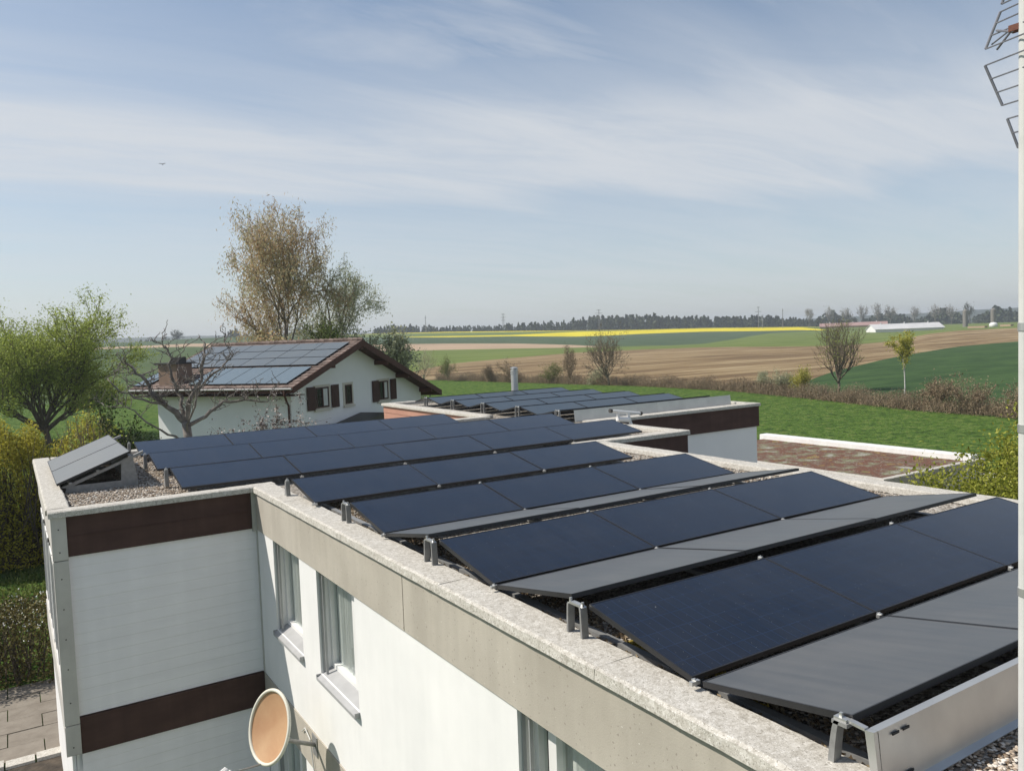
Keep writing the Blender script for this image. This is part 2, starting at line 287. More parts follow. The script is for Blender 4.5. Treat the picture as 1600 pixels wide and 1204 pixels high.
def leaves_geo(P, size, rng, elong=1.6, droop=0.0, up=0.0):
    """diamond leaves at points P"""
    n = len(P); a = rng.normal(size=(n, 3)); a[:, 2] -= droop; a[:, 2] += up; a /= np.linalg.norm(a, axis=1)[:, None]
    b = rng.normal(size=(n, 3)); b -= (b*a).sum(1)[:, None]*a; b /= np.linalg.norm(b, axis=1)[:, None]
    s = size*rng.uniform(.6, 1.35, n)[:, None]
    V = np.stack([P - a*s*elong/2, P + b*s/2, P + a*s*elong/2, P - b*s/2], 1).reshape(-1, 3)
    F = np.arange(4*n).reshape(-1, 4); return V, F
TERR=[
 [-9.108,(157,-5.7),(157,-5.7),(157.5,-5.72),(450,4.28),(520,5.58),(650,9.21),(650.5,9.22),(700,9.77),(705,9.82)],
 [-6.415,(153.4,-5.7),(153.4,-5.7),(153.9,-5.72),(458.1,4.28),(536.2,5.68),(660,9.33),(660.5,9.34),(720,10),(726.9,10.08)],
 [-3.504,(150,-5.7),(150,-5.7),(150.5,-5.73),(466.2,4.26),(552.5,5.76),(670,9.43),(670.5,9.44),(740,10.21),(748.8,10.31)],
 [-0.364,(147,-5.7),(147,-5.7),(147.5,-5.73),(474.4,4.24),(568.7,5.83),(680,9.51),(680.5,9.52),(760,10.4),(770.6,10.52)],
 [3.012,(144.3,-5.7),(144.3,-5.7),(144.8,-5.73),(482.5,4.19),(584.9,5.89),(690,9.57),(690.5,9.57),(780,10.56),(792.5,10.7)],
 [6.625,(142.1,-5.7),(142.1,-5.7),(142.6,-5.73),(490.6,4.13),(601.2,5.91),(700,9.58),(700.5,9.59),(800,10.67),(814.4,10.83)],
 [10.468,(150.6,-5.7),(150.6,-5.7),(151.1,-5.73),(498.7,3.82),(617.4,6.42),(710,11.08),(710.5,11.08),(820,12.49),(836.2,12.7)],
 [14.528,(161.7,-5.7),(161.7,-5.7),(162.2,-5.72),(464.5,1.75),(578.6,5.24),(720,11.8),(720.5,11.8),(840,13.44),(858.1,13.68)],
 [18.779,(167.6,-5.7),(167.6,-5.7),(168.1,-5.72),(422.3,-0.37),(529.3,2.95),(728.7,9.34),(729.2,9.34),(860,11.33),(880,11.55)],
 [23.185,(166.5,-5.7),(166.5,-5.7),(167,-5.63),(380,-2.12),(480,0.97),(737.4,6.82),(737.9,6.82),(871.1,11.81),(902.2,12.44)],
 [27.7,(154.3,-5.7),(154.3,-5.7),(241.7,-5.13),(387.3,-2.55),(480,0.12),(746.1,4.89),(800,6.2),(882.2,10.54),(924.4,11.75)],
 [32.272,(138.2,-5.7),(138.2,-5.7),(275,-4.85),(394.5,-3.2),(480,-1.3),(754.8,3.68),(817.3,5.09),(893.3,8.86),(946.7,10.16)],
 [36.841,(126.4,-5.7),(126.4,-5.7),(306,-4.49),(404,-4.02),(419.2,-2.94),(768.6,1.06),(834.5,5.97),(901.9,7.32),(958.1,8.03)],
 [39.107,(121.8,-5.7),(121.8,-5.7),(318,-4.58),(412,-4.32),(412.5,-4.33),(779.3,0.96),(843.2,5.5),(904.3,6.52),(955.7,7.09)],
 [41.352,(117.7,-5.7),(117.7,-5.7),(330,-4.64),(420,-4.62),(420.5,-4.63),(790,1.4),(851.8,5.04),(906.7,5.59),(953.3,6.15)],
 [43.568,(112.4,-5.7),(112.4,-5.7),(330,-4.61),(458.2,-5.51),(458.7,-5.52),(797.2,1.4),(860.4,4.88),(909.1,5.36),(950.9,5.81)],
 [45.75,(107.7,-5.7),(107.7,-5.7),(330,-4.57),(496.3,-5.76),(496.8,-5.77),(804.3,1.31),(869.1,4.63),(911.5,5.04),(948.5,5.38)],
 [47.893,(103.6,-5.7),(103.6,-5.7),(330,-4.81),(557.4,-4.16),(557.9,-4.17),(811.5,0.5),(877.7,3.75),(913.8,4.1),(946.2,4.39)],
 [49.992,(97.7,-5.7),(97.7,-5.7),(330,-5.13),(653.6,-1.82),(654.1,-1.82),(818.7,-0.22),(886.4,2.86),(916.2,3.17),(943.8,3.43)],
 [52.042,(92.7,-5.7),(114.4,-5.67),(330,-5.42),(713.1,-1.51),(713.6,-1.51),(825.8,-0.69),(895,1.99),(918.6,2.26),(941.4,2.53)],
 [54.04,(88.4,-5.7),(141,-5.51),(336.3,-5.59),(730,-1.81),(730.5,-1.82),(747.3,-1.85),(752.3,-1.87),(915.7,1.46),(932.4,1.45)],
 [55.984,(84.2,-5.7),(163.6,-5.35),(352.8,-5.55),(677.4,-3.05),(677.9,-3.06),(684,-3.05),(689,-3.09),(905.4,0.79),(914.4,0.78)],
 [57.872,(80.6,-5.7),(193.1,-5.2),(369.4,-5.07),(635.7,-3.57),(636.2,-3.58),(636.7,-3.53),(639.2,-3.55),(900,0.27),(905,0.26)],
 [59.701,(77.5,-5.7),(220.4,-5.04),(388,-2.87),(606,-3.51),(606.5,-3.51),(607,-3.48),(607.5,-3.48),(900,-0.12),(905,-0.13)],
 [61.471,(75.8,-5.7),(252.8,-4.88),(410.1,-2.04),(569.2,-2.94),(569.7,-2.94),(570.2,-2.91),(570.7,-2.91),(900,-0.32),(905,-0.33)],
 [63.182,(74.3,-5.7),(269.4,-4.73),(432.3,-2.05),(530.8,-2.29),(531.3,-2.29),(531.8,-2.26),(534,-2.28),(900,-0.47),(905,-0.49)],
 [64.834,(72.8,-5.7),(286,-4.6),(450,-2.02),(499.4,-1.77),(499.9,-1.77),(500.4,-1.73),(506,-1.77),(900,-0.51),(905,-0.52)],
 [66.427,(70.6,-5.7),(293.5,-4.6),(450,-1.92),(496.1,-1.54),(496.6,-1.54),(497.1,-1.46),(506,-1.52),(900,-0.12),(905,-0.14)],
 [67.961,(68.7,-5.7),(301.3,-4.6),(450,-1.82),(492.9,-1.32),(493.4,-1.32),(493.9,-1.19),(506,-1.27),(900,0.25),(905,0.24)],
 [69.439,(66.9,-5.7),(309.4,-4.6),(450,-1.73),(489.7,-1.11),(490.2,-1.11),(490.7,-0.94),(506,-1.03),(900,0.61),(905,0.6)],
 [70.861,(65.4,-5.7),(317.8,-4.6),(450,-1.63),(486.5,-0.91),(487,-0.91),(487.5,-0.7),(506,-0.8),(900,0.95),(905,0.95)],
 [72.228,(64,-5.7),(326.6,-4.6),(450,-1.54),(483.2,-0.71),(483.7,-0.71),(484.2,-0.46),(506,-0.57),(900,1.29),(905,1.28)],
]

# ================================================================ setting: one continuous ground, split into fields
GZ = -5.7
rng = np.random.default_rng(7)
def hump(x, y): return .12*math.sin(x*.05+1)*math.cos(y*.043) 
tab = [[t[0]] + [v for p in t[1:] for v in p] for t in TERR]
tab = [[-75]+tab[0][1:], [-30]+tab[0][1:]] + tab + [[95]+tab[-1][1:], [150]+tab[-1][1:]]
tab = np.array(tab)
A = np.unique(np.concatenate([np.arange(-75, -9, 6), np.arange(-9, 73, .35), np.arange(73, 151, 6)]))
TI = np.array([np.interp(A, tab[:, 0], tab[:, k]) for k in range(1, tab.shape[1])]).T     # columns r1,z1,r2,z2...
AR = np.radians(A)
def strip(name, ra, za, rb, zb, rows, mt):
    V = []; F = []; n = len(A)
    for k in range(rows+1):
        t = k/rows; r = ra*(1-t)+rb*t; z = za*(1-t)+zb*t
        V.append(np.stack([r*np.sin(AR), r*np.cos(AR), z], 1))
    V = np.concatenate(V)
    for k in range(rows):
        for j in range(n-1):
            if rb[j]-ra[j] < .8 and rb[j+1]-ra[j+1] < .8 and name != 'lawn': continue
            F.append((k*n+j, k*n+n+j, k*n+n+j+1, k*n+j+1))
    # faces look up
    F = [f[::-1] for f in F]
    o = np_mesh(name, V, F, mt, smooth=True); tag(o, kind='structure'); return o
r_ = lambda k: TI[:, 2*(k-1)]; z_ = lambda k: TI[:, 2*(k-1)+1]
zero = np.zeros(len(A))
strip('lawn', zero+.01, zero+GZ, r_(1), z_(1), 6, 'lawn')
strip('wheat_field', r_(1), z_(1), r_(2), z_(2), 3, 'wheat')
strip('ploughed_field', r_(2), z_(2), r_(3), z_(3), 4, 'plough')
A_all, AR_all, TI_all = A, AR, TI
for nm, mk, mm in (('left_meadow', A_all <= 22.6, 'meadow_left'), ('meadow', A_all >= 22.3, 'meadow')):
    A, AR, TI = A_all[mk], AR_all[mk], TI_all[mk]; strip(nm, r_(3), z_(3), r_(4), z_(4), 6, mm)
A, AR, TI = A_all, AR_all, TI_all
strip('bare_earth_field', r_(4), z_(4), r_(5), z_(5), 2, 'sand')
strip('far_wheat_field', r_(5), z_(5), r_(6), z_(6), 3, 'wheat_far')
strip('rapeseed_field', r_(6), z_(6), r_(7), z_(7), 2, 'rape')
strip('far_meadow', r_(7), z_(7), r_(8), z_(8), 2, 'meadow')
strip('far_rapeseed_strip', r_(8), z_(8), r_(9), z_(9), 1, 'rape')
strip('far_ground', r_(9), z_(9), zero+1700, zero-14, 3, 'wheat_far')
mb = MB(); V = [(0, 0, GZ-.02)]; 
aa = np.radians(np.arange(150, 286, 8)); 
for a in aa: mb.v.append((600*math.sin(a), 600*math.cos(a), GZ-.02))
mb.v.append((0, 0, GZ-.02))
for k in range(len(aa)-1): mb.f.append((len(mb.v)-1, k+1, k)); mb.mi.append(0)
tag(mb.build('village_ground', 'lawn'), kind='structure')

# hills on the horizon
def hills():
    az = np.radians(np.arange(-30, 100, .25)); V = []; F = []
    for k, (r, h) in enumerate(((1700, -14), (2150, .45), (2500, 1.0), (3000, .5), (3600, -14))):
        for a in az:
            d = math.degrees(a); top = np.interp(d, [-30, -5, 10, 20, 35, 45, 52, 60, 68, 80, 100], [30, 44, 42, 36, 26, 24, 27, 31, 33, 37, 40])
            nz = noise.noise(Vector((d*.16, k*3, 0)))*5 + noise.noise(Vector((d*.6, k*3, 5)))*2.2 + noise.noise(Vector((d*2.4, k, 9)))*1.6
            z = (top+nz)*h if h > 0 else -14
            V.append((r*math.sin(a), r*math.cos(a), z))
    n = len(az)
    for k in range(4):
        for j in range(n-1): F.append((k*n+j, k*n+j+1, k*n+n+j+1, k*n+n+j))
    tag(np_mesh('hills', V, F, 'hill'), kind='structure')
hills()

# terrace beside the wing
pat = MB()
for i in range(9):
    for j in range(6):
        x0 = -8+i*1.02+(.4 if j % 2 else 0); y0 = 17.65+j*.66
        pat.box(x0, x0+1.0, y0, y0+.64, GZ-.05, GZ+.02+.006*((i*7+j*5) % 3))
tag(pat.build('patio', 'paver'), kind='structure')
ed = MB()
for i in range(18): ed.box(-8+i*.5, -8+i*.5+.47, 17.35, 17.63, GZ-.7, GZ+.06+.015*(i % 3))
tag(ed.build('terrace_edging', 'coping'), 'rough stone edging along the front of the slab terrace left of the wing', 'edging')
pit = MB(); pit.box(-9, .44, 8, 17.34, GZ-.2, GZ+.012); tag(pit.build('shaded_soil', 'soil'), kind='structure')  # dark soil colour carries the shade in front of the terrace edge

# ================================================================ the flat-roofed house in front
ZT, ZB = -.06, -.14
bld = empty('flat_roof_house', (6, 12, GZ), label='near white flat-roofed house with beige concrete fascia and brown bands below the solar panels', cat='house')
def P_(mb, name, mt, parent=None, **k):
    o = mb.build(name, mt, None, **k); p = parent or bld
    o.parent = p; o.matrix_parent_inverse = Matrix.Translation(-p.matrix_world.translation) if p.type == 'EMPTY' else Matrix()
    return o
bld.matrix_world = Matrix.Translation((6, 12, GZ))
# core volumes (interior is dark behind the windows)
c = MB(); c.box(3.3, 9.3, -6, 11.95, GZ, -.2); c.box(.45, 10.6, 11.96, 18, GZ, -.2); c.box(10.605, 11.6, 11.96, 14.9, GZ, -.2)
P_(c, 'core_wall', 'house_render')
# window wall x = 2.95, holes for windows
WX = 2.95
wins = [(9.9, 11.07, -.70, -1.97), (8.0, 9.24, -.70, -1.97), (2.4, 4.79, -.70, -2.15)]
wl = MB(); ys = [11.9]; 
for a, b, zt, zb in wins: ys += [b, a]
ys.append(-6)
for k in range(0, len(ys), 2): wl.box(WX, WX+.33, ys[k+1], ys[k], -2.85, -.70)
for a, b, zt, zb in wins: wl.box(WX, WX+.33, a, b, -2.85, zb)
P_(wl, 'window_wall', 'white_render')
lw = MB()
lwin = [(10.05, 11.45, -3.42, -5.2), (6.2, 8.6, -3.42, -5.2)]
ys = [11.9]
for a, b, zt, zb in lwin: ys += [b, a]
ys.append(-6)
for k in range(0, len(ys), 2): lw.box(WX+.004, WX+.33, ys[k+1], ys[k], GZ, -3.36)
for a, b, zt, zb in lwin: lw.box(WX+.004, WX+.33, a, b, GZ, zb)
P_(lw, 'lower_wall', 'white_render')
# concrete fascias in lengths, with open joints
for z0, z1, nm in ((-.70, ZB-.012, 'fascia'), (-3.355, -2.853, 'lower_fascia')):
    yj = [11.895, 6.7, 1.6, -6]
    for k in range(3):
        f = MB(); f.box(WX-.012, WX+.3, yj[k+1]+.007, yj[k]-.007, z0, z1); P_(f, nm, 'fascia_concrete')
f = MB(); f.box(WX+.02, WX+.3, -6, 11.9, ZB-.013, ZB); f.box(WX+.01, WX+.3, -6, 11.9, -2.852, -2.846); P_(f, 'shadow_joint', 'dark_gap')
# copings: many lengths with slight steps
def rough_bar(mb, a, b, w0, w1, z0, z1, axis, seed):
    """a slightly uneven coping bar from a to b along axis ('x' or 'y'), section w0..w1 by z0..z1"""
    n = max(2, int(abs(b-a)/.12)); r = random.Random(seed); base = len(mb.v); rings = []
    for k in range(n+1):
        t = a+(b-a)*k/n; j = lambda s: r.uniform(-s, s)
        q = [(w0+j(.002), z0), (w1+j(.004), z0), (w1+j(.006), z1-.012+j(.003)), (w1-.018, z1+j(.003)), (w0+.03, z1+j(.003)), (w0+.006+j(.004), z1-.014+j(.005))]
        for (wv, zv) in q: mb.v.append((t, wv, zv) if axis == 'x' else (wv, t, zv))
    m6 = 6
    for k in range(n):
        for j in range(m6): mb.f.append((base+k*m6+j, base+k*m6+(j+1) % m6, base+(k+1)*m6+(j+1) % m6, base+(k+1)*m6+j)); mb.mi.append(0)
    mb.f.append(tuple(base+j for j in range(m6))); mb.f.append(tuple(base+n*m6+j for j in range(m6))); mb.mi += [0, 0]
yj = [11.86, 10.35, 8.2, 5.9, 3.8, 1.7, -.6, -3.2, -6]
for k in range(len(yj)-1):
    q = MB(); rough_bar(q, yj[k]-.002, yj[k+1]+.002, 2.90, 3.235, ZB, ZT, 'y', k); P_(q, 'coping', 'coping')
q = MB(); q.box(3.24, 3.27, -6, 11.9, -.2, ZT-.035); P_(q, 'coping_flashing', 'alu')
xj = [.31, 1.6, 2.86]
for k in range(2):
    q = MB(); rough_bar(q, xj[k]+.002, xj[k+1]-.002, 11.80, 12.06, ZB, ZT, 'x', 40+k); P_(q, 'coping', 'coping')
q = MB(); rough_bar(q, 2.862, 3.235, 11.80, 12.06, ZB, ZT+.004, 'x', 44); P_(q, 'coping', 'coping')
q = MB(); rough_bar(q, 12.07, 18.25, .29, .58, ZB, ZT, 'y', 50); P_(q, 'coping', 'coping')
q = MB(); rough_bar(q, -6, 11.87, 9.2, 9.52, ZB, ZT, 'y', 51); P_(q, 'coping', 'coping')
q = MB(); rough_bar(q, 8.9, 11.74, 11.88, 12.2, ZB, ZT+.006, 'x', 52); P_(q, 'coping', 'coping')
q = MB(); rough_bar(q, 12.21, 14.86, 11.45, 11.74, ZB, ZT, 'y', 53); P_(q, 'coping', 'coping')
q = MB(); rough_bar(q, .6, 10.58, 17.95, 18.24, ZB, ZT, 'x', 54); P_(q, 'coping', 'coping')
# roof gravel sheets
g = MB()
g.quad((3.2, -6, -.15), (9.3, -6, -.15), (9.3, 12.1, -.15), (3.2, 12.1, -.15)); g.quad((.5, 12, -.146), (10.6, 12, -.146), (10.6, 18.05, -.146), (.5, 18.05, -.146)); g.quad((10.6, 12.1, -.142), (11.5, 12.1, -.142), (11.5, 14.95, -.142), (10.6, 14.95, -.142))
P_(g, 'roof_gravel', 'gravel')
# wing front: brown bands, white siding, pier
def siding(mb, x0, x1, y, z0, z1, step=.15, d=.0035):
    z = z1
    while z > z0+.01:
        zn = max(z-step, z0); i = len(mb.v)
        mb.v += [(x0, y, z), (x1, y, z), (x1, y-d, zn+.006), (x0, y-d, zn+.006), (x0, y, zn), (x1, y, zn)]
        mb.f += [(i, i+3, i+2, i+1), (i+3, i+4, i+5, i+2)]; mb.mi += [0, 0]; z = zn
s = MB(); siding(s, .515, 2.945, 11.90, -2.83, -.685); P_(s, 'siding', 'siding')
s = MB(); siding(s, .515, 2.945, 11.90, GZ, -3.33); P_(s, 'siding', 'siding')
s = MB(); s.box(.515, 2.875, 11.865, 11.95, -.68, ZB-.004); s.box(.515, 2.875, 11.858, 11.868, -.42, -.412); P_(s, 'brown_fascia', 'brown_panel')
s = MB(); s.box(.515, 2.935, 11.865, 11.95, -3.33, -2.84); P_(s, 'brown_fascia', 'brown_panel')
s = MB(); s.box(2.88, 2.947, 11.85, 11.96, -.72, ZB-.003); s.box(2.935, 2.949, 11.86, 11.95, -2.84, -.72); P_(s, 'corner_post', 'pier')
for za, zb in ((ZB-.002, -.71), (-.718, -2.9), (-2.908, -3.31)):
    s = MB(); s.box(.335, .513, 11.83, 11.99, zb, za); P_(s, 'pier', 'pier', bevel=.006)
bo = MB()
for z in (-.3, -.6, -.95, -1.35, -1.75, -2.15, -2.6, -3.2): bo.tube([(.42, 11.832, z), (.42, 11.824, z)], .009, 8)
P_(bo, 'pier_bolts', 'dark_metal')
# end wall of the wing, seen edge-on: frames and shutters
e_ = MB(); e_.box(.35, .44, 12.0, 18.0, -.72, ZB-.003); e_.box(.35, .44, 12.0, 18.0, -3.3, -2.8)
P_(e_, 'end_fascia', 'pier')
e_ = MB(); e_.box(.40, .445, 12, 18, -2.8, -.72); e_.box(.40, .445, 12, 18, GZ, -3.3); P_(e_, 'end_wall', 'white_render')
for y0, y1 in ((12.4, 13.9), (14.4, 15.6), (16.1, 17.5)):
    wv = MB(); wv.box(.37, .40, y0, y1, -2.5, -.9); fr = P_(wv, 'end_window', 'dark_metal')
    wv = MB()
    for a in (y0, (y0+y1)/2-.03, y1-.06): wv.box(.355, .37, a, a+.06, -2.5, -.9)
    wv.box(.35, .37, y0, y1, -2.56, -2.5); wv.box(.355, .37, y0, y1, -.96, -.9)
    o = wv.build('window_frame', M and 'frame_white'); o.parent = fr
# right part of the rear block, lit-from-behind brown front
s = MB(); s.box(9.53, 11.70, 11.915, 11.955, -.62, ZB-.004); s.box(11.662, 11.70, 11.957, 14.9, -.62, ZB-.004); P_(s, 'brown_fascia', 'brown_panel')
s = MB(); s.box(9.53, 11.66, 11.925, 11.955, GZ, -.625); s.box(11.605, 11.66, 11.957, 14.9, GZ, -.145); s.box(9.3, 9.45, -6, 12.0, GZ, ZB-.002); P_(s, 'side_wall', 'white_render')

# windows of the sunlit wall
def window(a, b, zt, zb, split, curtain=True, blindside=.0, nm='window'):
    p = MB(); x = WX+.17
    g = MB(); g.quad((x+.02, b-.05, zb+.05), (x+.02, a+.05, zb+.05), (x+.02, a+.05, zt-.02), (x+.02, b-.05, zt-.02)); 
    win = P_(g, nm, 'window_glass')
    fr = MB(); t = .055
    fr.box(x-.03, x+.05, b-t, b, zb, zt); fr.box(x-.03, x+.05, a, a+t, zb, zt); fr.box(x-.03, x+.05, a+t, b-t, zb, zb+t+.06); fr.box(x-.03, x+.05, a+t, b-t, zt-t, zt)
    for sp in split: yy = a+(b-a)*sp; fr.box(x-.035, x+.045, yy-.05, yy+.05, zb+t, zt-t)
    o = fr.build('window_frame', 'frame_white', bevel=.004); o.parent = win
    si = MB(); si.prism([(x-.03, a+.002, zb+.06), (WX-.055, a+.002, zb-.035), (WX-.055, a+.002, zb-.052), (x-.03, a+.002, zb+.043)], (0, b-a-.004, 0)); si.box(WX-.058, WX-.003, a-.014, a+.001, zb-.055, zb+.0); si.box(WX-.058, WX-.003, b-.001, b+.014, zb-.055, zb+.0); si.box(WX-.060, WX-.0551, a, b, zb-.064, zb-.03)
    o = si.build('sill', 'sill'); o.parent = win
    gr = MB()
    for yy in (b-.004, b-.10): gr.box(WX+.03, WX+.06, yy-.012, yy, zb+.02, zt)
    o = gr.build('shutter_guide', 'sill'); o.parent = win
    if curtain:
        cu = MB(); n = 60; r = random.Random(int(a*10))
        prev = None
        for k in range(n+1):
            yy = b-.06-(b-a-.12)*k/n; xx = x+.055+.022*math.sin(k*1.15)+.010*math.sin(k*.47)
            cur = ((xx, yy, zb+.06), (xx, yy, zt-.02))
            if prev and not (blindside and blindside[0] < k/n < blindside[1]): cu.quad(prev[0], cur[0], cur[1], prev[1])
            prev = cur
        o = cu.build('curtain', 'curtain', smooth=True); o.parent = win
    return win
gm = bpy.data.materials.new('window_glass'); gm.use_nodes = True; t = gm.node_tree; t.nodes.clear()
b1 = N(t, 'ShaderNodeBsdfTransparent'); b1.inputs[0].default_value = (.82, .86, .84, 1); b2 = N(t, 'ShaderNodeBsdfGlossy'); b2.inputs['Roughness'].default_value = .03; b2.inputs[0].default_value = (.9, .95, 1, 1)
ge_ = N(t, 'ShaderNodeNewGeometry'); dt_ = N(t, 'ShaderNodeVectorMath', operation='DOT_PRODUCT'); t.links.new(ge_.outputs['Incoming'], dt_.inputs[0]); t.links.new(ge_.outputs['Normal'], dt_.inputs[1]); fq = math_(t, 'ADD', .045, math_(t, 'MULTIPLY', math_(t, 'POWER', math_(t, 'SUBTRACT', 1.0, math_(t, 'ABSOLUTE', dt_.outputs['Value'])), 5.0), .8)); ms = N(t, 'ShaderNodeMixShader'); t.links.new(fq, ms.inputs[0]); t.links.new(b1.outputs[0], ms.inputs[1]); t.links.new(b2.outputs[0], ms.inputs[2])
oo = N(t, 'ShaderNodeOutputMaterial'); t.links.new(ms.outputs[0], oo.inputs[0]); M['window_glass'] = gm
window(9.9, 11.07, -.70, -1.97, (), True, (.62, .97))
window(8.0, 9.24, -.70, -1.97, (.32,), True)
window(2.4, 4.79, -.70, -2.15, (.38, .62, .9), True)
window(10.05, 11.45, -3.42, -5.2, (.5,), True)
window(6.2, 8.6, -3.42, -5.2, (.3, .7), True)
cb = MB(); cb.box(3.285, 3.298, -6, 11.9, GZ, -.21); P_(cb, 'room_backing', 'dark_metal')  # dark sheet standing in for the unlit rooms behind the glass
cable = MB(); cable.tube([(WX-.03, 10.05, -3.0), (WX-.035, 9.9, -2.9), (WX-.03, 9.72, -2.98), (WX-.035, 9.62, -3.3), (WX-.03, 9.6, -3.36)], .008, 6); P_(cable, 'facade_cable', 'galv')

# ================================================================ neighbouring flat-roofed house
nb = empty('flat_roof_house', (14, 20, GZ), label='farther flat-roofed house with dark brown fascia, behind the near roof', cat='house')
nb.matrix_world = Matrix.Translation((14, 20, GZ))
q = MB(); q.box(10.62, 17.3, 14.97, 24.9, GZ, -.70); q.box(10.75, 17.2, 15.1, 24.9, -.70, -.2); P_(q, 'wall', 'house_render', nb)
q = MB(); q.box(11.64, 17.36, 14.93, 15.02, -.70, ZB-.003); q.box(17.3, 17.36, 15.03, 25, -.70, ZB-.003); P_(q, 'brown_fascia', 'brown_panel', nb)
q = MB(); q.box(10.56, 10.62, 18.26, 24.95, -.36, ZB-.003); q.box(10.57, 10.62, 18.26, 24.95, -.70, -.37); q.box(10.56, 10.62, 18.26, 24.95, -1.2, -.71); P_(q, 'side_cladding', 'salmon', nb)
q = MB(); rough_bar(q, 11.5, 17.38, 14.88, 15.2, ZB, ZT, 'x', 61); P_(q, 'coping', 'coping', nb)
q = MB(); rough_bar(q, 15.22, 25.0, 17.1, 17.38, ZB, ZT, 'y', 62); P_(q, 'coping', 'coping', nb)
q = MB(); rough_bar(q, 18.26, 25.0, 10.5, 10.85, ZB, ZT, 'y', 63); P_(q, 'coping', 'coping', nb)
q = MB(); rough_bar(q, 10.87, 17.08, 24.72, 25.0, ZB, ZT, 'x', 64); P_(q, 'coping', 'coping', nb)
q = MB(); q.quad((10.6, 15, -.15), (17.2, 15, -.15), (17.2, 24.8, -.15), (10.6, 24.8, -.15)); P_(q, 'roof_gravel', 'gravel', nb)
fl = empty('roof_flue', (14.98, 23.66, -.15), label='stainless steel flue pipe with cap standing up between the far roof panels', cat='flue')
q = MB(); q.tube([(0, 0, 0), (0, 0, .24)], .17, 20); o = q.build('flashing', 'dark_metal', fl)
q = MB(); q.tube([(0, 0, .24), (0, 0, .86)], .125, 20, True); q.build('pipe', 'alu_light', fl, smooth=False)
q = MB(); q.tube([(0, 0, .86), (0, 0, .90)], .14, 20); q.tube([(0, 0, .94), (0, 0, .98)], .14, 20); q.tube([(0, 0, .90), (0, 0, .94)], .11, 20); q.tube([(0, 0, .98), (0, 0, 1.02), (0, 0, 1.06)], [.11, .11, .15], 20); q.tube([(0, 0, 1.06), (0, 0, 1.10)], [.15, .05], 20); q.build('cap', 'alu_light', fl)

# garage with a sedum roof
ga = empty('garage', (26, 19, GZ), label='low garage block with a flat roof grown over with red sedum and a white rim', cat='garage'); ga.matrix_world = Matrix.Translation((26, 19, GZ))
gx0, gx1, gy0, gy1, gz = 22.99, 29.0, 14.9, 24.5, -2.9
q = MB(); q.box(gx0+.05, gx1-.05, gy0+.05, gy1-.05, GZ, gz-.2); P_(q, 'wall', 'pier', ga)
q = MB(); q.quad((gx0+.2, gy0+.2, gz-.08), (gx1-.2, gy0+.2, gz-.08), (gx1-.2, gy1-.2, gz-.08), (gx0+.2, gy1-.2, gz-.08)); P_(q, 'planted_roof', 'sedum', ga)
q = MB(); rough_bar(q, gy0, gy1, gx0, gx0+.26, gz-.2, gz, 'y', 71); P_(q, 'roof_rim', 'coping', ga)
q = MB(); rough_bar(q, gx0+.27, gx1, gy0, gy0+.22, gz-.2, gz, 'x', 72); P_(q, 'roof_rim', 'coping', ga)
q = MB(); rough_bar(q, gy0+.23, gy1, gx1-.5, gx1, gz-.2, gz+.12, 'y', 73); P_(q, 'roof_rim', 'frame_white', ga)
q = MB(); q.quad((12, 2, GZ+.004), (60, 2, GZ+.004), (44, 13.9, GZ+.004), (12, 14.8, GZ+.004)); q.quad((12, 14.8, GZ+.004), (44, 13.9, GZ+.004), (41, 24, GZ+.004), (29, 24, GZ+.004)); tag(q.build('pavement', 'pier'), kind='structure')

# ================================================================ solar panels
PL, PD, PH = 1.730, .959, .171
ang = math.asin(PH/PD)
def panel_proto(name, glass, L=PL, D=PD, th=.034):
    t = empty(name); W = .0095
    f = MB()   # local: x along, y up-slope, z normal; origin at the lower left corner
    f.box(0, L, 0, W, -th, 0); f.box(0, L, D-W, D, -th, 0); f.box(0, W, W, D-W, -th, 0); f.box(L-W, L, W, D-W, -th, 0)
    fo = f.build('frame', 'black_frame', t)
    g = MB(); g.box(W, L-W, W, D-W, -.02, -.0025); go = g.build('glass', glass, t)
    kids[t.name] = [fo, go]; return t
protos = {}
used = set()
ORD = ['first', 'second', 'third', 'fourth', 'fifth', 'sixth', 'seventh']
def place(kind, mtx, label, group):
    glass, L, D = kind
    if kind not in protos: t = protos[kind] = panel_proto('solar_panel', glass, L, D)
    else:
        t = copy_tree(protos[kind])
    t.matrix_world = mtx
    tag(t, label, 'solar panel', group); return t
def frame_m(o, ex, ey):
    ex = Vector(ex).normalized(); ey = Vector(ey).normalized(); ez = ex.cross(ey)
    m = Matrix((ex, ey, ez)).transposed().to_4x4(); m.translation = Vector(o); return m
cosA, sinA = math.cos(ang), math.sin(ang)
DK = ('solar', PL, PD); DD = ('solar_sky_grey', PL, PD)
rowsB = [(1, 3.18, 3.25, 3), (2, 3.19, 5.47, 3), (3, 3.18, 7.66, 3), (4, 3.14, 9.74, 3), (5, 2.00, 12.16, 5), (6, 2.00, 14.38, 5), (7, 2.03, 16.57, 5)]
rn = {1: 'nearest', 2: 'second nearest', 3: 'third nearest', 4: 'fourth nearest', 5: 'fifth nearest', 6: 'sixth nearest', 7: 'farthest'}
rj = random.Random(5)
for r, x0, y0, n in rowsB:
    for k in range(n):
        if r == 7 and k == 4: continue
        j = rj.uniform(-.004, .004); jt = rj.uniform(-.003, .003)
        place(DK, frame_m((x0+k*1.74, y0+j, .0), (1, 0, jt), (0, cosA, sinA)),
              '%s blue panel from the left in the %s blue row, near roof' % (ORD[k], rn[r]), 'solar panels on the near flat roof')
DG = ('solar_sky_grey', PL, 1.03)
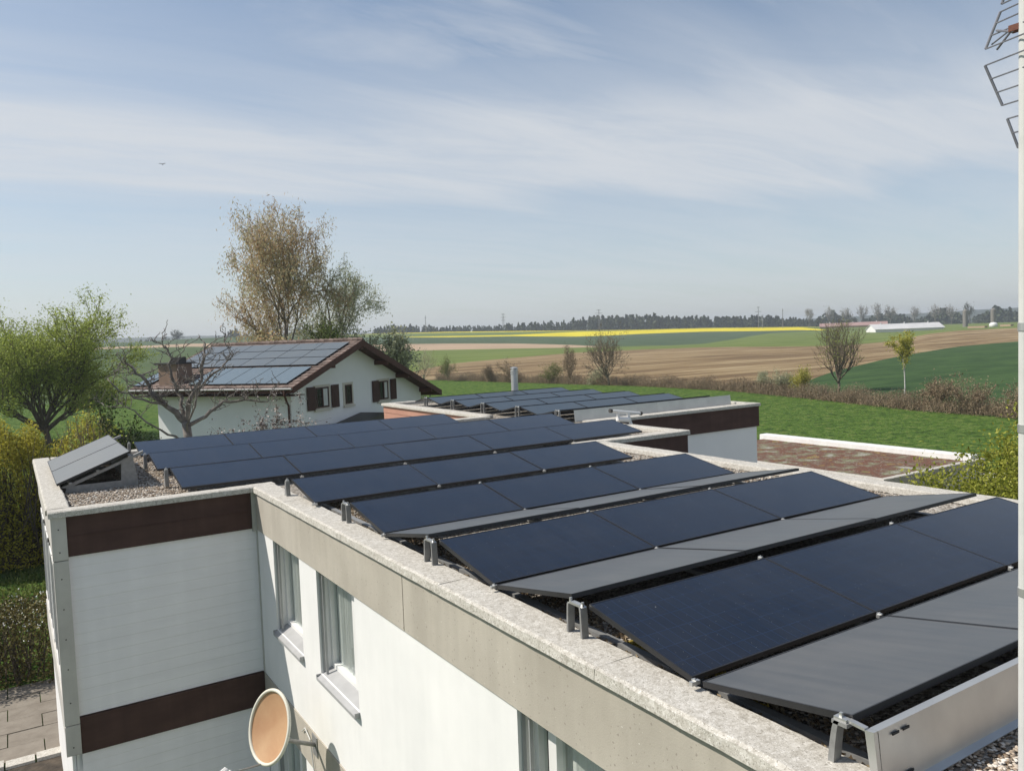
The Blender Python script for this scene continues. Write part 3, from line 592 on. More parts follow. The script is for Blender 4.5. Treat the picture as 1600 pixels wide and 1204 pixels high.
for r, x0, y0, n in ((1, 3.18, 3.17, 3), (2, 3.19, 5.42, 3), (3, 3.18, 7.61, 3)):
    for k in range(n):
        jt = rj.uniform(-.003, .003)
        # faces away from the camera: lower edge far, upper edge near
        place(DD if r == 1 else DG, frame_m((x0+k*1.74+PL, y0, .0), (-1, 0, jt), (0, -cosA, sinA)),
              '%s grey back-tilted panel from the left in the %s grey row of the near roof' % (ORD[k], {1: 'nearest', 2: 'middle', 3: 'farthest'}[r]), 'solar panels on the near flat roof')
# brackets: ridge supports
def bracket_proto(double, w=.028):
    t = empty('panel_bracket'); out = []
    def arch(h0, foot, th, sh):
        """closed (y, z) outline of one curved upright, foot at y=foot, head at y=h0"""
        n = 10; a = []; b = []
        for k in range(n+1):
            s_ = k/n; y = foot+(h0-foot)*s_; z = -.10+.245*math.sin(s_*math.pi/2)**.9; e = th*(1-.25*s_)
            a.append((-w, y-e, z)); b.append((-w, y+e, z+sh*s_*.02))
        return a+b[::-1]
    if double == 'end':
        f = MB(); f.prism(arch(-.01, .03, .016, 0), (2*w, 0, 0)); f.box(-w, w, -.02, .09, -.118, -.106); f.box(-w, w, -.06, .02, .128, .146); out.append(f.build('leg', 'alu', t))
        c = MB(); c.box(-.018, .018, -.05, .015, .1465, .16); c.box(-.007, .007, -.02, -.006, .16, .18)
    elif double:
        for sg in (-1, 1):
            f = MB(); f.prism(arch(sg*.066, sg*.080, .010, 0), (2*w, 0, 0)); f.box(-w, w, sg*.088-.04, sg*.088+.04, -.118, -.106); out.append(f.build('leg', 'alu', t, smooth=False))
        c = MB(); c.prism([(-w*.7, -.085, .145), (-w*.7, -.05, .158), (-w*.7, .05, .158), (-w*.7, .085, .145), (-w*.7, .05, .142), (-w*.7, -.05, .142)], (w*1.4, 0, 0)); c.box(-.008, .008, -.074, -.060, .15, .178); c.box(-.008, .008, .060, .074, .15, .178)
    else:
        f = MB(); f.prism([(-w, -.035, -.115), (-w, .065, -.115), (-w, .022, .14), (-w, -.022, .14)], (2*w, 0, 0)); out.append(f.build('leg', 'alu', t))
        c = MB(); c.box(-.02, .02, -.025, .025, .141, .158); c.box(-.007, .007, -.007, .007, .158, .178)
    out.append(c.build('clamp', 'alu_light', t))
    kids[t.name] = out; return t
bp = {}
def bracket(double, loc, label, rz=0):
    if double not in bp: t = bp[double] = bracket_proto(double)
    else: t = copy_tree(bp[double])
    t.location = loc; t.rotation_euler[2] = rz; tag(t, label, 'bracket', 'panel support brackets'); return t
for r, y in ((1, 4.30), (2, 6.52), (3, 8.67)):
    bracket(True, (3.155, y, 0), 'double-legged ridge bracket on the concrete edge, %s from the viewer' % ['', 'nearest', 'middle one', 'farthest'][r])
bracket(False, (3.1, 10.74, 0), 'single grey bracket standing on the coping beside the inner corner of the two roofs')
bracket('end', (3.155, 2.28, 0), 'single curved grey end leg under the nearest grey panel, beside the metal end plate')
for r, y in ((5, 13.15), (6, 15.37), (7, 17.56)):
    bracket(False, (1.95, y, 0), 'grey upright at the left end of the %s long row, beside the raised skylight panels' % {5: 'front', 6: 'middle', 7: 'rear'}[r])
# clamps in the valleys
def clamp(loc, label, s=1.0):
    q = MB(); q.box(-.035*s, .035*s, -.02, .02, -.03, .006); q.box(-.012, .012, -.03, .03, .006, .018); q.tube([(0, 0, .018), (0, 0, .03)], .008, 8)
    o = q.build('panel_clamp', 'alu_light'); o.location = loc; o.scale = (.62, .62, .62); tag(o, label, 'clamp', 'silver clamps between panels'); return o
for r, x0, y0, n in rowsB[:4]:
    for k in range(1, n): clamp((x0+k*1.74-.01, y0-.03, -.01), 'silver clamp at the foot of joint %s in the %s dark row' % (ORD[k-1], rn[r]))
    clamp((x0-.01, y0-.03, -.012), 'silver clamp on the coping at the left foot of the %s dark row' % rn[r], 1.5)
for k in range(1, 5): clamp((2.0+k*1.74-.01, 12.12, -.045), 'silver clamp in the dark gap under the fifth row, %s from the left' % ORD[k-1], 1.3)
for r, x0, y0, n in rowsB[:3]:
    for k in range(1, n): clamp((x0+k*1.74-.01, y0+.985, .165), 'silver clamp at the ridge of joint %s above the %s dark row' % (ORD[k-1], rn[r]), .8)
# base rails under the rows
for k, x in enumerate((3.36, 4.94, 6.68, 8.3)):
    q = MB(); q.box(x-.03, x+.03, 2.0, 10.8, -.135, -.10); tag(q.build('mounting_rail', 'alu'), '%s aluminium base rail from the left, on the gravel under the near panels' % ORD[k], 'rail', 'base rails')
# end plate in front of the nearest row: a leaning aluminium sheet with slots
ep = empty('end_plate', (3.16, 2.07, -.13), label='long aluminium wind plate closing the front of the nearest panel row', cat='end plate')
def sheet(mb, x0, x1, th=.004):
    # profile in (y,z): top lip, slope, foot lip
    pr = [(.075, .276), (.028, .282), (.0, .012), (-.035, .0)]
    for (a, b), (c_, d_) in zip(pr[:-1], pr[1:]):
        mb.prism([(x0, a, b), (x0, c_, d_), (x0, c_, d_-th), (x0, a, b-th)], (x1-x0, 0, 0))
q = MB(); sheet(q, .02, 3.5); sheet(q, 3.505, 6.5); q.build('sheet', 'alu_light', ep)
q = MB()
for xs in (.11, .19, 3.3, 3.4):
    for f0 in (.86, .14):
        y = .028*f0-.003; z = .012+.27*f0; q.box(xs, xs+.05, y-.006, y-.001, z-.006, z+.006)
q.build('slot', 'dark_gap', ep)
# bracket profile of the plate end
q = MB(); q.prism([(-.01, .03, .282), (-.01, .075, .276), (-.01, .035, .0), (-.01, .0, .0)], (.028, 0, 0)); q.prism([(-.01, .035, .0), (-.01, .035, .02), (-.01, .26, .008), (-.01, .26, -.012)], (.028, 0, 0)); q.prism([(-.01, .075, .27), (-.01, .075, .284), (-.01, .16, .29), (-.01, .16, .276)], (.028, 0, 0)); q.build('end_bracket', 'alu_light', ep)

# panels of the neighbouring roof
NL, ND = 1.72, .80; nang = math.asin(.15/ND); DN = ('solar_far', NL, ND)
for i, yr in enumerate((22.95, 21.15, 19.35, 17.55)):
    for k in range(3):
        place(DN, frame_m((11.2+k*1.75, yr-.08-ND*math.cos(nang), .02), (1, 0, 0), (0, math.cos(nang), math.sin(nang))),
              '%s panel from the left in the %s row facing us, far roof' % (ORD[k], ['farthest', 'second farthest', 'second nearest', 'nearest'][i]), 'solar panels on the farther flat roof')
for i, yr in enumerate((22.95, 21.15, 19.35, 17.55, 15.75)):
    for k in range(3):
        place(DN, frame_m((11.2+k*1.75+NL, yr+.08+ND*math.cos(nang), .02), (-1, 0, 0), (0, -math.cos(nang), math.sin(nang))),
              '%s panel from the left in the %s row facing away, far roof' % (ORD[k], ['farthest', 'second farthest', 'middle', 'second nearest', 'nearest'][i]), 'solar panels on the farther flat roof')
    bracket(True, (11.17, yr, .02), 'double bracket under the peak of the %s ridge on the farther flat roof' % ['farthest', 'second farthest', 'middle', 'second nearest', 'nearest'][i])
ep2 = empty('end_plate', (11.55, 15.60, -.13), label='pale aluminium wind plate along the front of the panels on the farther flat roof', cat='end plate')
q = MB(); sheet(q, .02, 2.7); sheet(q, 2.705, 5.45); q.build('sheet', 'alu_light', ep2)
q = MB()
for xs in (.15, .3, 2.55, 2.8): q.box(xs, xs+.08, .040, .046, .235, .247)
q.build('slot', 'dark_gap', ep2)
# white tubular bracket at the roof corner
q = empty('tube_bracket', (11.6, 13.85, -.1), label='white tubular bracket with dark end caps at the corner of the flat roof', cat='bracket')
a = MB(); a.tube([(-.3, 0, .36), (.52, 0, .24)], .035, 10); a.tube([(-.12, 0, .33), (-.14, -.02, .14), (-.1, 0, .05)], .03, 10); a.tube([(.16, 0, .30), (.2, -.02, .1), (.26, -.05, -.1)], .035, 10); a.tube([(-.15, 0, .16), (.14, -.05, .13)], .06, 12); a.build('tube', 'frame_white', q, smooth=False)
a = MB(); a.tube([(-.36, 0, .369), (-.30, 0, .36)], .045, 10); a.tube([(.52, 0, .24), (.57, 0, .233)], .045, 10); a.build('end_cap', 'dark_metal', q)

# raised pair of collectors on a welded stand (left end of the wing)
st = empty('collector_stand', (.55, 13.75, -.146), label='grey triangular metal stand on gravel holding two tilted panels, left roof end', cat='stand')
for y in (.06, 3.0):
    q = MB(); th = .05
    # frame triangle: bottom plate, back upright, sloping rail
    q.prism([(.06, y, 0), (1.08, y, 0), (1.08, y, .11), (.10, y, .11)], (0, th, 0))
    q.prism([(.84, y+.002, .11), (1.08, y+.002, .11), (1.02, y+.002, .50), (.86, y+.002, .43)], (0, th-.004, 0))
    q.prism([(.02, y-.01, .10), (1.18, y-.01, .545), (1.18, y-.01, .50), (.10, y-.01, .08)], (0, th+.02, 0))
    q.build('side_frame', 'alu', st)
q = MB(); q.box(.98, 1.03, .12, 3.0, .03, .46); q.build('back_sheet', 'alu', st)
q = MB()
for s_ in (.12, .5, .95): q.box(s_*1.0, s_*1.0+.04, -.02, 3.1, .10+s_*.385, .13+s_*.385)
q.build('cross_rail', 'alu', st)
sl = Vector((1.16, 0, .445)).normalized()
CS = ('solar_pale', 1.54, 1.10)
for k in range(2):
    place(CS, frame_m((.50, 13.72+k*1.56+1.54, -.146+.175), (0, -1, 0), (sl.x, 0, sl.z)), ('near' if k == 0 else 'far')+' grey tilted panel on the triangular stand at the left roof end', 'tilted panels on the stand')

# loose stones over the visible gravel
def stones(n, area, zb, smin, smax, rng):
    P = np.empty((n, 3)); 
    ids = rng.integers(0, len(area), n)
    ar = np.array(area)[ids]
    P[:, 0] = ar[:, 0]+(ar[:, 1]-ar[:, 0])*rng.random(n); P[:, 1] = ar[:, 2]+(ar[:, 3]-ar[:, 2])*rng.random(n); P[:, 2] = zb
    base = np.array([(1, 0, 0), (-1, 0, 0), (0, 1, 0), (0, -1, 0), (0, 0, 1), (0, 0, -1), (.62, .62, .5), (-.62, .6, .5), (.6, -.62, .5), (-.62, -.62, .5)])
    F0 = [(4, 6, 7), (4, 8, 6), (4, 7, 9), (4, 9, 8), (6, 0, 2), (7, 2, 1), (9, 1, 3), (8, 3, 0), (6, 2, 7), (8, 0, 6), (7, 1, 9), (9, 3, 8), (0, 5, 2), (2, 5, 1), (1, 5, 3), (3, 5, 0)]
    V = base[None]*rng.uniform(.75, 1.15, (n, 10, 1)); s = rng.uniform(smin, smax, (n, 1, 1)); V = V*s*np.array([1, 1, .6])*rng.uniform(.7, 1.3, (n, 1, 3))
    th = rng.uniform(0, 2*np.pi, n); c_, s_ = np.cos(th)[:, None], np.sin(th)[:, None]
    X = V[:, :, 0]*c_-V[:, :, 1]*s_; Y = V[:, :, 0]*s_+V[:, :, 1]*c_
    V = np.stack([X, Y, V[:, :, 2]], 2)+P[:, None]
    F = (np.array(F0)[None]+10*np.arange(n)[:, None, None]).reshape(-1, 3); return V.reshape(-1, 3), F
V1, F1 = stones(9000, [(3.28, 6.2, 1.3, 2.2), (3.28, 5.6, 1.3, 1.95)], -.143, .007, .017, rng)
V2, F2 = stones(4200, [(3.27, 3.75, 2.2, 10.8)], -.143, .007, .018, rng)
V3, F3 = stones(5500, [(.6, 2.3, 12.1, 13.9), (1.4, 2.4, 13.5, 18)], -.14, .010, .022, rng)
V4, F4 = stones(2600, [(8.3, 9.2, 5.3, 11.9), (8.6, 11.4, 12.3, 14.9)], -.143, .012, .022, rng)
VV = []; FF = []; o0 = 0
for a, b in ((V1, F1), (V2, F2), (V3, F3), (V4, F4)): VV.append(a); FF.append(b+o0); o0 += len(a)
tag(np_mesh('loose_gravel', np.concatenate(VV), np.concatenate(FF), 'stone'), 'loose pale gravel stones lying over the flat roof', 'gravel', kind='stuff')

rgl = np.random.default_rng(33)
def litter(n, x0, x1, y0, y1, z, mt, size, name, label, cl=0):
    x = rgl.uniform(x0, x1, n); y = rgl.uniform(y0, y1, n)
    if cl: c_ = rgl.uniform(0, 1, (cl, 2)); k = rgl.integers(0, cl, n); x = x0+(x1-x0)*c_[k, 0]+rgl.normal(size=n)*.02; y = y0+(y1-y0)*c_[k, 1]+rgl.normal(size=n)*.04
    V, F = leaves_geo(np.stack([x, y, z+rgl.random(n)*.012], 1), size, rgl, 1.8); tag(np_mesh(name, V, F, mt), label, 'litter', kind='stuff')
litter(5000, 3.28, 3.75, 2.2, 10.6, -.128, 'leaf_brown', .018, 'leaf_litter', 'dry brown leaves and moss blown against the inner edge of the coping')
litter(700, 3.34, 3.55, 2.9, 4.1, -.12, 'yellow_weed', .016, 'yellow_moss', 'small yellow moss tufts on the gravel below the nearest panels', 7)

# ================================================================ mast and aerial
ms_ = empty('antenna_mast', (3.7147, 1.734, -.15), label='pale painted steel aerial mast standing on the roof at the right edge of the view', cat='mast')
q = MB(); q.tube([(0, 0, 0), (0, 0, 3.9)], .031, 24); q.build('pole', 'galv', ms_)
for z in (.9, 1.62, 2.06): q = MB(); q.tube([(0, 0, z), (0, 0, z+.035)], .0345, 24); q.build('joint_sleeve', 'alu_light', ms_)
q = MB(); q.box(-.12, .12, -.12, .12, .0, .02); q.build('base_plate', 'galv', ms_)
an = empty('tv_antenna', (3.70, 1.765, 3.1), label='grey grid reflector television aerial clamped near the top of the mast', cat='antenna')
L1 = [(3.808, 1.888, 3.318), (3.8, 1.903, 3.272), (3.792, 1.918, 3.223), (3.782, 1.938, 3.169)]
L2 = [(3.781, 1.94, 3.097), (3.791, 1.921, 3.034), (3.801, 1.901, 2.971), (3.811, 1.881, 2.911)]
L3 = [(3.819, 1.864, 2.849), (3.828, 1.847, 2.784), (3.837, 1.827, 2.716)]
rd = Vector((-.134, -.186, 0))
rd1 = Vector((3.674-3.782, 1.752-1.938, 3.146-3.169)); rd2 = Vector((3.674-3.781, 1.752-1.94, 3.078-3.097))
base = Vector((3.70, 1.765, 3.1))
def aerial(name, pts, d):
    q = MB(); pts = [Vector(p)-base for p in pts]
    q.tube([pts[0], pts[-1]], .0062, 8)
    e = [p+d*2.1 for p in pts]; q.tube([e[0], e[-1]], .0062, 8)
    for a, b in zip(pts, e): q.tube([a, b], .0034, 6)
    q.build(name, 'antenna_grey', an)
M['antenna_grey'] = mat('antenna_aluminium', two((.16, .16, .18), (.26, .26, .28)), 10, rough=.45, metallic=.5)
aerial('reflector_grid', L1, Vector((rd1.x, rd1.y, rd1.z))); aerial('reflector_grid', L2, Vector((rd2.x, rd2.y, rd2.z))); aerial('reflector_grid', L3, Vector((rd2.x, rd2.y, rd2.z)))
up = [Vector(p) for p in ((3.83, 1.87, 3.42), (3.822, 1.88, 3.39), (3.815, 1.885, 3.352))]
aerial('director_rod', up, Vector((rd1.x, rd1.y, rd1.z)))
q = MB(); q.box(-.005, .035, -.03, .035, .082, .108); q.build('dipole_clamp', 'rust', an)
q = MB(); q.tube([(.07, .12, .13), (.0, .02, .08)], .005, 6); q.tube([(.075, .12, .05), (.0, .02, .09)], .005, 6); q.tube([(.11, .16, .09), (.0, .02, .095)], .004, 6); q.build('dipole', 'antenna_grey', an)

# ================================================================ satellite dish on the facade
dc = Vector((2.33, 9.30, -2.47)); dn = Vector((-.90, -.30, .30)).normalized()
ds = empty('satellite_dish', tuple(dc), label='weathered orange satellite dish with pale rim on an arm from the white wall', cat='satellite dish')
side = dn.cross(Vector((0, 0, 1))).normalized(); upv = side.cross(dn).normalized()
def dish(mb, rad, f, off, rings=10, seg=48, flip=False):
    i0 = len(mb.v)
    for k in range(rings+1):
        r = rad*k/rings
        for j in range(seg):
            a = 2*math.pi*j/seg; p = side*(r*.93*math.cos(a)) + upv*(r*1.04*math.sin(a)) + dn*(r*r/(4*f)+off); mb.v.append(tuple(p))
    for k in range(rings):
        for j in range(seg):
            q = (i0+k*seg+j, i0+(k+1)*seg+j, i0+(k+1)*seg+(j+1) % seg, i0+k*seg+(j+1) % seg); mb.f.append(q if not flip else q[::-1]); mb.mi.append(0)
RD = .405
q = MB(); dish(q, RD*.93, .62, -.05); q.build('reflector_face', 'rust_dish', ds, smooth=True)
q = MB(); dish(q, RD, .62, -.066, flip=True)
ring = [side*(RD*.93*.965*math.cos(a))+upv*(RD*1.04*.965*math.sin(a))+dn*(RD*RD*.93/(4*.62)-.052) for a in [2*math.pi*j/48 for j in range(49)]]
q.tube(ring, .021, 8, False); q.build('rim', 'cream', ds, smooth=True)
q = MB(); bk = -dn*.09
q.tube([bk+Vector((0, 0, -.12)), bk+Vector((.12, .03, -.22)), Vector((2.93, 9.56, -2.98))-dc], [.03, .026, .026], 10)
q.build('wall_arm', 'alu', ds)
q = MB(); q.box(2.925-dc.x, 2.937-dc.x, 9.48-dc.y, 9.66-dc.y, -3.12-dc.z, -2.87-dc.z); q.build('wall_plate', 'alu', ds)
bot = upv*(-RD*1.0)+dn*.03; lnb = bot+dn*.46-upv*.02+Vector((0, 0, -.05))
q = MB(); q.tube([bot-dn*.06, lnb], .011, 8); q.build('feed_arm', 'alu', ds)
q = MB(); q.tube([lnb+dn*.04, lnb-dn*.02+upv*.05], [.035, .03], 12); q.tube([lnb+side*.06+dn*.02, lnb+side*.05-dn*.03+upv*.05], [.03, .026], 12); q.tube([lnb-side*.06+dn*.02, lnb-side*.05-dn*.03+upv*.05], [.03, .026], 12); q.build('feed_horn', 'alu_light', ds)

# ================================================================ chalet-roofed house behind
hz = lambda z: z-GZ
hh = empty('gabled_house', (10.999, 36.373, GZ), R_(34.02), label='white gabled house with brown shutters, brown eaves and a tiled roof covered in panels', cat='house')
SL = (2.12-.05)/5.77; SR = (2.12+1.12)/8.26; LU = 10.35
M['tile'] = mat('brown_roof_tile', [(.3, (.12, .085, .07)), (.7, (.21, .155, .13))], 6, island=.6, rough=.9)
q = MB()
def courses(v0, z0, v1, z1, n, u0, u1):
    for k in range(n):
        a, b = k/n, (k+1)/n
        va, za, vb, zb = v0+(v1-v0)*a, z0+(z1-z0)*a, v0+(v1-v0)*b, z0+(z1-z0)*b
        m_ = int((u1-u0)/.3); r = random.Random(k)
        for j in range(m_):
            ua = u0+(u1-u0)*j/m_; ub = u0+(u1-u0)*(j+1)/m_-.012; e = r.uniform(0, .008)
            i = len(q.v); lift = .055+e
            q.v += [(va, ua, hz(za)+lift), (va, ub, hz(za)+lift), (vb, ub, hz(zb)+.015+e), (vb, ua, hz(zb)+.015+e), (va, ua, hz(za)+.005), (va, ub, hz(za)+.005)]
            q.f += [(i, i+3, i+2, i+1), (i, i+1, i+5, i+4)]; q.mi += [0, 0]
courses(0, .05, 5.77, 2.12, 18, 0, LU); courses(14.03, -1.12, 5.77, 2.12, 24, 0, LU)
for j in range(34): q.tube([(5.77, j*LU/34, hz(2.16)), (5.77, (j+1)*LU/34-.02, hz(2.19))], [.10, .12], 8)
q.build('roof_tiles', 'tile', hh)
q = MB(); th = .16
q.prism([(0, .06, hz(.045)), (5.77, .06, hz(2.115)), (5.77, .06, hz(2.115-th)), (0, .06, hz(.045-th))], (0, LU-.12, 0)); q.prism([(5.77, .06, hz(2.11)), (14.03, .06, hz(-1.125)), (14.03, .06, hz(-1.125-th)), (5.77, .06, hz(2.11-th))], (0, LU-.12, 0)); q.build('roof_deck', 'dark_wood', hh)
bd = .30
for u0 in (0.0, LU-.05):
    q = MB(); q.prism([(-.02, u0, hz(.085)), (5.77, u0, hz(2.165)), (5.77, u0, hz(2.165-bd-.05)), (-.02, u0, hz(.085-bd))], (0, .05, 0)); q.prism([(5.775, u0, hz(2.165)), (14.06, u0, hz(-1.10)), (14.06, u0, hz(-1.10-bd)), (5.775, u0, hz(2.165-bd-.05))], (0, .05, 0)); q.build('barge_board', 'dark_wood', hh)
for bx_ in ((-.03, .0, .05, LU-.05, hz(-.20), hz(.04)), (.02, .90, .05, LU-.05, hz(-.34), hz(-.30)), (14.03, 14.06, .05, LU-.05, hz(-1.40), hz(-1.13))): q = MB(); q.box(*bx_); q.build('eaves_board', 'dark_wood', hh)
q = MB(); q.tube([(-.09, .02, hz(-.0)), (-.09, LU, hz(-.02))], .055, 8); q.build('gutter', 'alu', hh)
q = MB(); q.tube([(-.09, .45, hz(-.05)), (-.09, .45, hz(-.28)), (.35, .7, hz(-.62)), (.83, 1.0, hz(-.85)), (.83, 1.0, .02)], .05, 8); q.build('downpipe', 'dark_wood', hh)
for v in (3.3, 8.15, 10.3, 12.9):
    q = MB(); z = (.05+SL*v if v < 5.77 else 2.12-SR*(v-5.77))-.19; q.box(v-.08, v+.08, .06, 1.0, hz(z-.24), hz(z)); q.build('purlin_end', 'dark_wood', hh)
q = MB(); q.box(5.69, 5.85, .06, 1.0, hz(1.66), hz(1.93)); q.build('purlin_end', 'dark_wood', hh)
for j in range(13): u_ = .5+j*.78; q = MB(); q.prism([(.03, u_, hz(-.13)), (.92, u_, hz(.19)), (.92, u_, hz(.05)), (.03, u_, hz(-.25))], (0, .1, 0)); q.build('rafter_end', 'dark_wood', hh)
# walls
q = MB()
gz0 = 0.0; top = lambda v: hz((.05+SL*v if v < 5.77 else 2.12-SR*(v-5.77))-.17)
q.prism([(.9, .9, gz0), (.9, .9, top(.9)), (5.77, .9, top(5.77)), (13.0, .9, top(13.0)), (13.0, .9, gz0)], (0, LU-1.75, 0)); q.build('wall', 'house_render', hh)
def hwin(v0, v1, z0, z1, sl, sr, mull=True):
    o = MB(); o.box(v0-.16, v1+.16, .87, .895, hz(z0-.14), hz(z1+.12)); w_ = o.build('window', 'cream_surround', hh)
    o = MB(); o.quad((v0, .862, hz(z0)), (v1, .862, hz(z0)), (v1, .862, hz(z1)), (v0, .862, hz(z1))); o.build('pane', 'dark_pane', w_)
    o = MB()
    for a, b in ((v0, v0+.07), (v1-.07, v1)): o.box(a, b, .835, .86, hz(z0), hz(z1))
    o.box(v0+.07, v1-.07, .835, .86, hz(z0), hz(z0+.07)); o.box(v0+.07, v1-.07, .835, .86, hz(z1-.07), hz(z1))
    if mull: o.box((v0+v1)/2-.05, (v0+v1)/2+.05, .83, .858, hz(z0+.07), hz(z1-.07))
    o.build('window_frame', 'shutter', w_)
    o = MB(); o.box(v0-.18, v1+.18, .78, .868, hz(z0-.16), hz(z0-.06)); o.build('sill', 'cream_surround', w_)
    if mull:
        o = MB(); o.box(v0+.10, (v0+v1)/2-.07, .853, .857, hz(z0+.08), hz(z1-.08)) if False else o.box((v0+v1)/2+.07, v1-.09, .853, .857, hz(z0+.08), hz(z1-.08)); o.build('curtain', 'curtain_plain', w_)
    for a, b in ((sl if sl else ()), (sr if sr else ())) if (sl and sr) else ():
        o = MB(); o.box(a, b, .82, .86, hz(z0-.08), hz(z1+.06))
        for k in range(14):
            z = z0-.02+(z1-z0)*k/14; o.box(a+.06, b-.06, .81, .819, hz(z), hz(z+.05))
        o.build('shutter', 'shutter', w_)
M['cream_surround'] = mat('window_surround', two((.5, .46, .38), (.58, .54, .46)), 3, rough=.9)
M['curtain_plain'] = mat('net_curtain', two((.45, .45, .43), (.6, .6, .58)), 9, aniso=(6, 6, .3))
M['dark_pane'] = mat('dark_window_pane', two((.012, .018, .016), (.02, .03, .027)), 2, rough=.1)
hwin(2.75, 3.78, -1.16, -.14, (2.05, 2.68), (4.0, 4.62)); hwin(5.2, 5.78, -1.16, -.16, None, None, False); hwin(8.38, 9.30, -1.22, -.18, (7.72, 8.33), (9.55, 10.15))
q = MB(); q.prism([(2.3, .85, hz(-2.35)), (6.5, .85, hz(-1.72)), (8.0, .85, hz(-2.35))], (0, -1.5, 0)); q.build('porch_roof', 'dark_metal', hh)
# chimney on the left slope
q = MB(); q.box(.35, 1.35, 7.45, 8.7, hz(.05), hz(1.27)); ch = q.build('chimney', 'copper_brown', hh)
q = MB(); q.box(.22, 1.48, 7.32, 8.83, hz(1.27), hz(1.36)); q.build('chimney_cap', 'dark_metal', ch)
q = MB(); q.box(.55, 1.05, 7.5, 8.05, hz(1.36), hz(1.62)); q.build('chimney_pot', 'dark_metal', ch)
HM = Matrix.Translation((10.999, 36.373, GZ)) @ Matrix.Rotation(R_(34.02), 4, 'Z')
ca, sa = math.cos(math.atan(SL)), math.sin(math.atan(SL))
def roofp(u, s, kind, label, group):
    m_ = frame_m((s*ca, u, hz(.05)+s*sa+.125), (0, -1, 0), (ca, 0, sa)); place(kind, HM @ m_, label, group)
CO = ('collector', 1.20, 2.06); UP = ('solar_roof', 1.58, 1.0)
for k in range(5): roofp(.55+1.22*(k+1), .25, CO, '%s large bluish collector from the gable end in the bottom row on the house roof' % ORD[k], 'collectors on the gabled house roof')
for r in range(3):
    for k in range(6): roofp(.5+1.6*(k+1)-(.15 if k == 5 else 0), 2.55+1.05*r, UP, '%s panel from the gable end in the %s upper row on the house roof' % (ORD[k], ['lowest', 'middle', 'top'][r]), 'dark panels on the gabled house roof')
roofp(LU-.05, .2, ('collector', .95, 1.9), 'single bright panel left of the brown chimney on the house roof', 'collectors on the gabled house roof')

# ================================================================ vegetation
def grow(seed, levels, child, ang, ratio, curl=.25, up=.15, nseg=4, first=1.0, trunk_frac=.3, forks=1, fill=1):
    """recursive skeleton; returns list of (points, r0, r1, level)"""
    rnd = random.Random(seed); out = []; 
    def rec(p, d, L, r, lv):
        pts = [p.copy()]; q = p.copy(); dd = d.copy()
        for k in range(nseg):
            dd = (dd + Vector((rnd.gauss(0, 1), rnd.gauss(0, 1), rnd.gauss(0, 1)))*curl*(.45 if lv == 0 else 1)/nseg*1.6 + Vector((0, 0, up))*(.5 if lv else 0)).normalized()
            q = q + dd*L/nseg; pts.append(q.copy())
        rend = r*(.72 if lv == 0 else .55); out.append((pts, r, rend if lv < levels else r*.25, lv))
        if lv >= levels: return
        n = child[lv] if lv < len(child) else child[-1]
        n = max(2, int(n+rnd.uniform(-.6, .8)))
        a0 = rnd.uniform(0, 6.28)
        for i in range(n):
            t = 1.0 if i < 2 else rnd.uniform(trunk_frac if lv == 0 else .25, 1.0)
            idx = min(int(t*nseg), nseg); f = t*nseg-idx; pos = pts[idx] if idx >= nseg else pts[idx].lerp(pts[idx+1], f)
            dl = (pts[min(idx+1, nseg)]-pts[max(idx-1, 0)]).normalized()
            a = a0+i*2.4+rnd.uniform(-.4, .4); s1 = dl.orthogonal().normalized(); s2 = dl.cross(s1)
            th = R_(ang[min(lv, len(ang)-1)]*rnd.uniform(.65, 1.3)); nd = dl*math.cos(th)+(s1*math.cos(a)+s2*math.sin(a))*math.sin(th)
            rec(pos, nd.normalized(), L*ratio*rnd.uniform(.75, 1.15)*(first if lv == 0 else 1), max(r*rnd.uniform(.5, .68), .004), lv+1)
    rec(Vector((0, 0, 0)), Vector((0, 0, 1)), 1.0, .05, 0); return out
def fit(sk, H, W, D=None, tr=.2, base_keep=True, minr=.006):
    allp = np.array([p for s in sk for p in s[0]]); mn, mx = allp.min(0), allp.max(0)
    sz = H/mx[2]; sx = W/(mx[0]-mn[0]); sy = (D or W)/(mx[1]-mn[1]); cx, cy = (mx[0]+mn[0])/2, (mx[1]+mn[1])/2
    out = []
    for pts, r0, r1, lv in sk:
        P = [Vector(((p.x-cx*min(1, p.z/mx[2]*1.5))*sx, (p.y-cy*min(1, p.z/mx[2]*1.5))*sy, p.z*sz)) for p in pts]
        out.append((P, max(r0/.05*tr, minr), max(r1/.05*tr, minr*.6), lv))
    return out
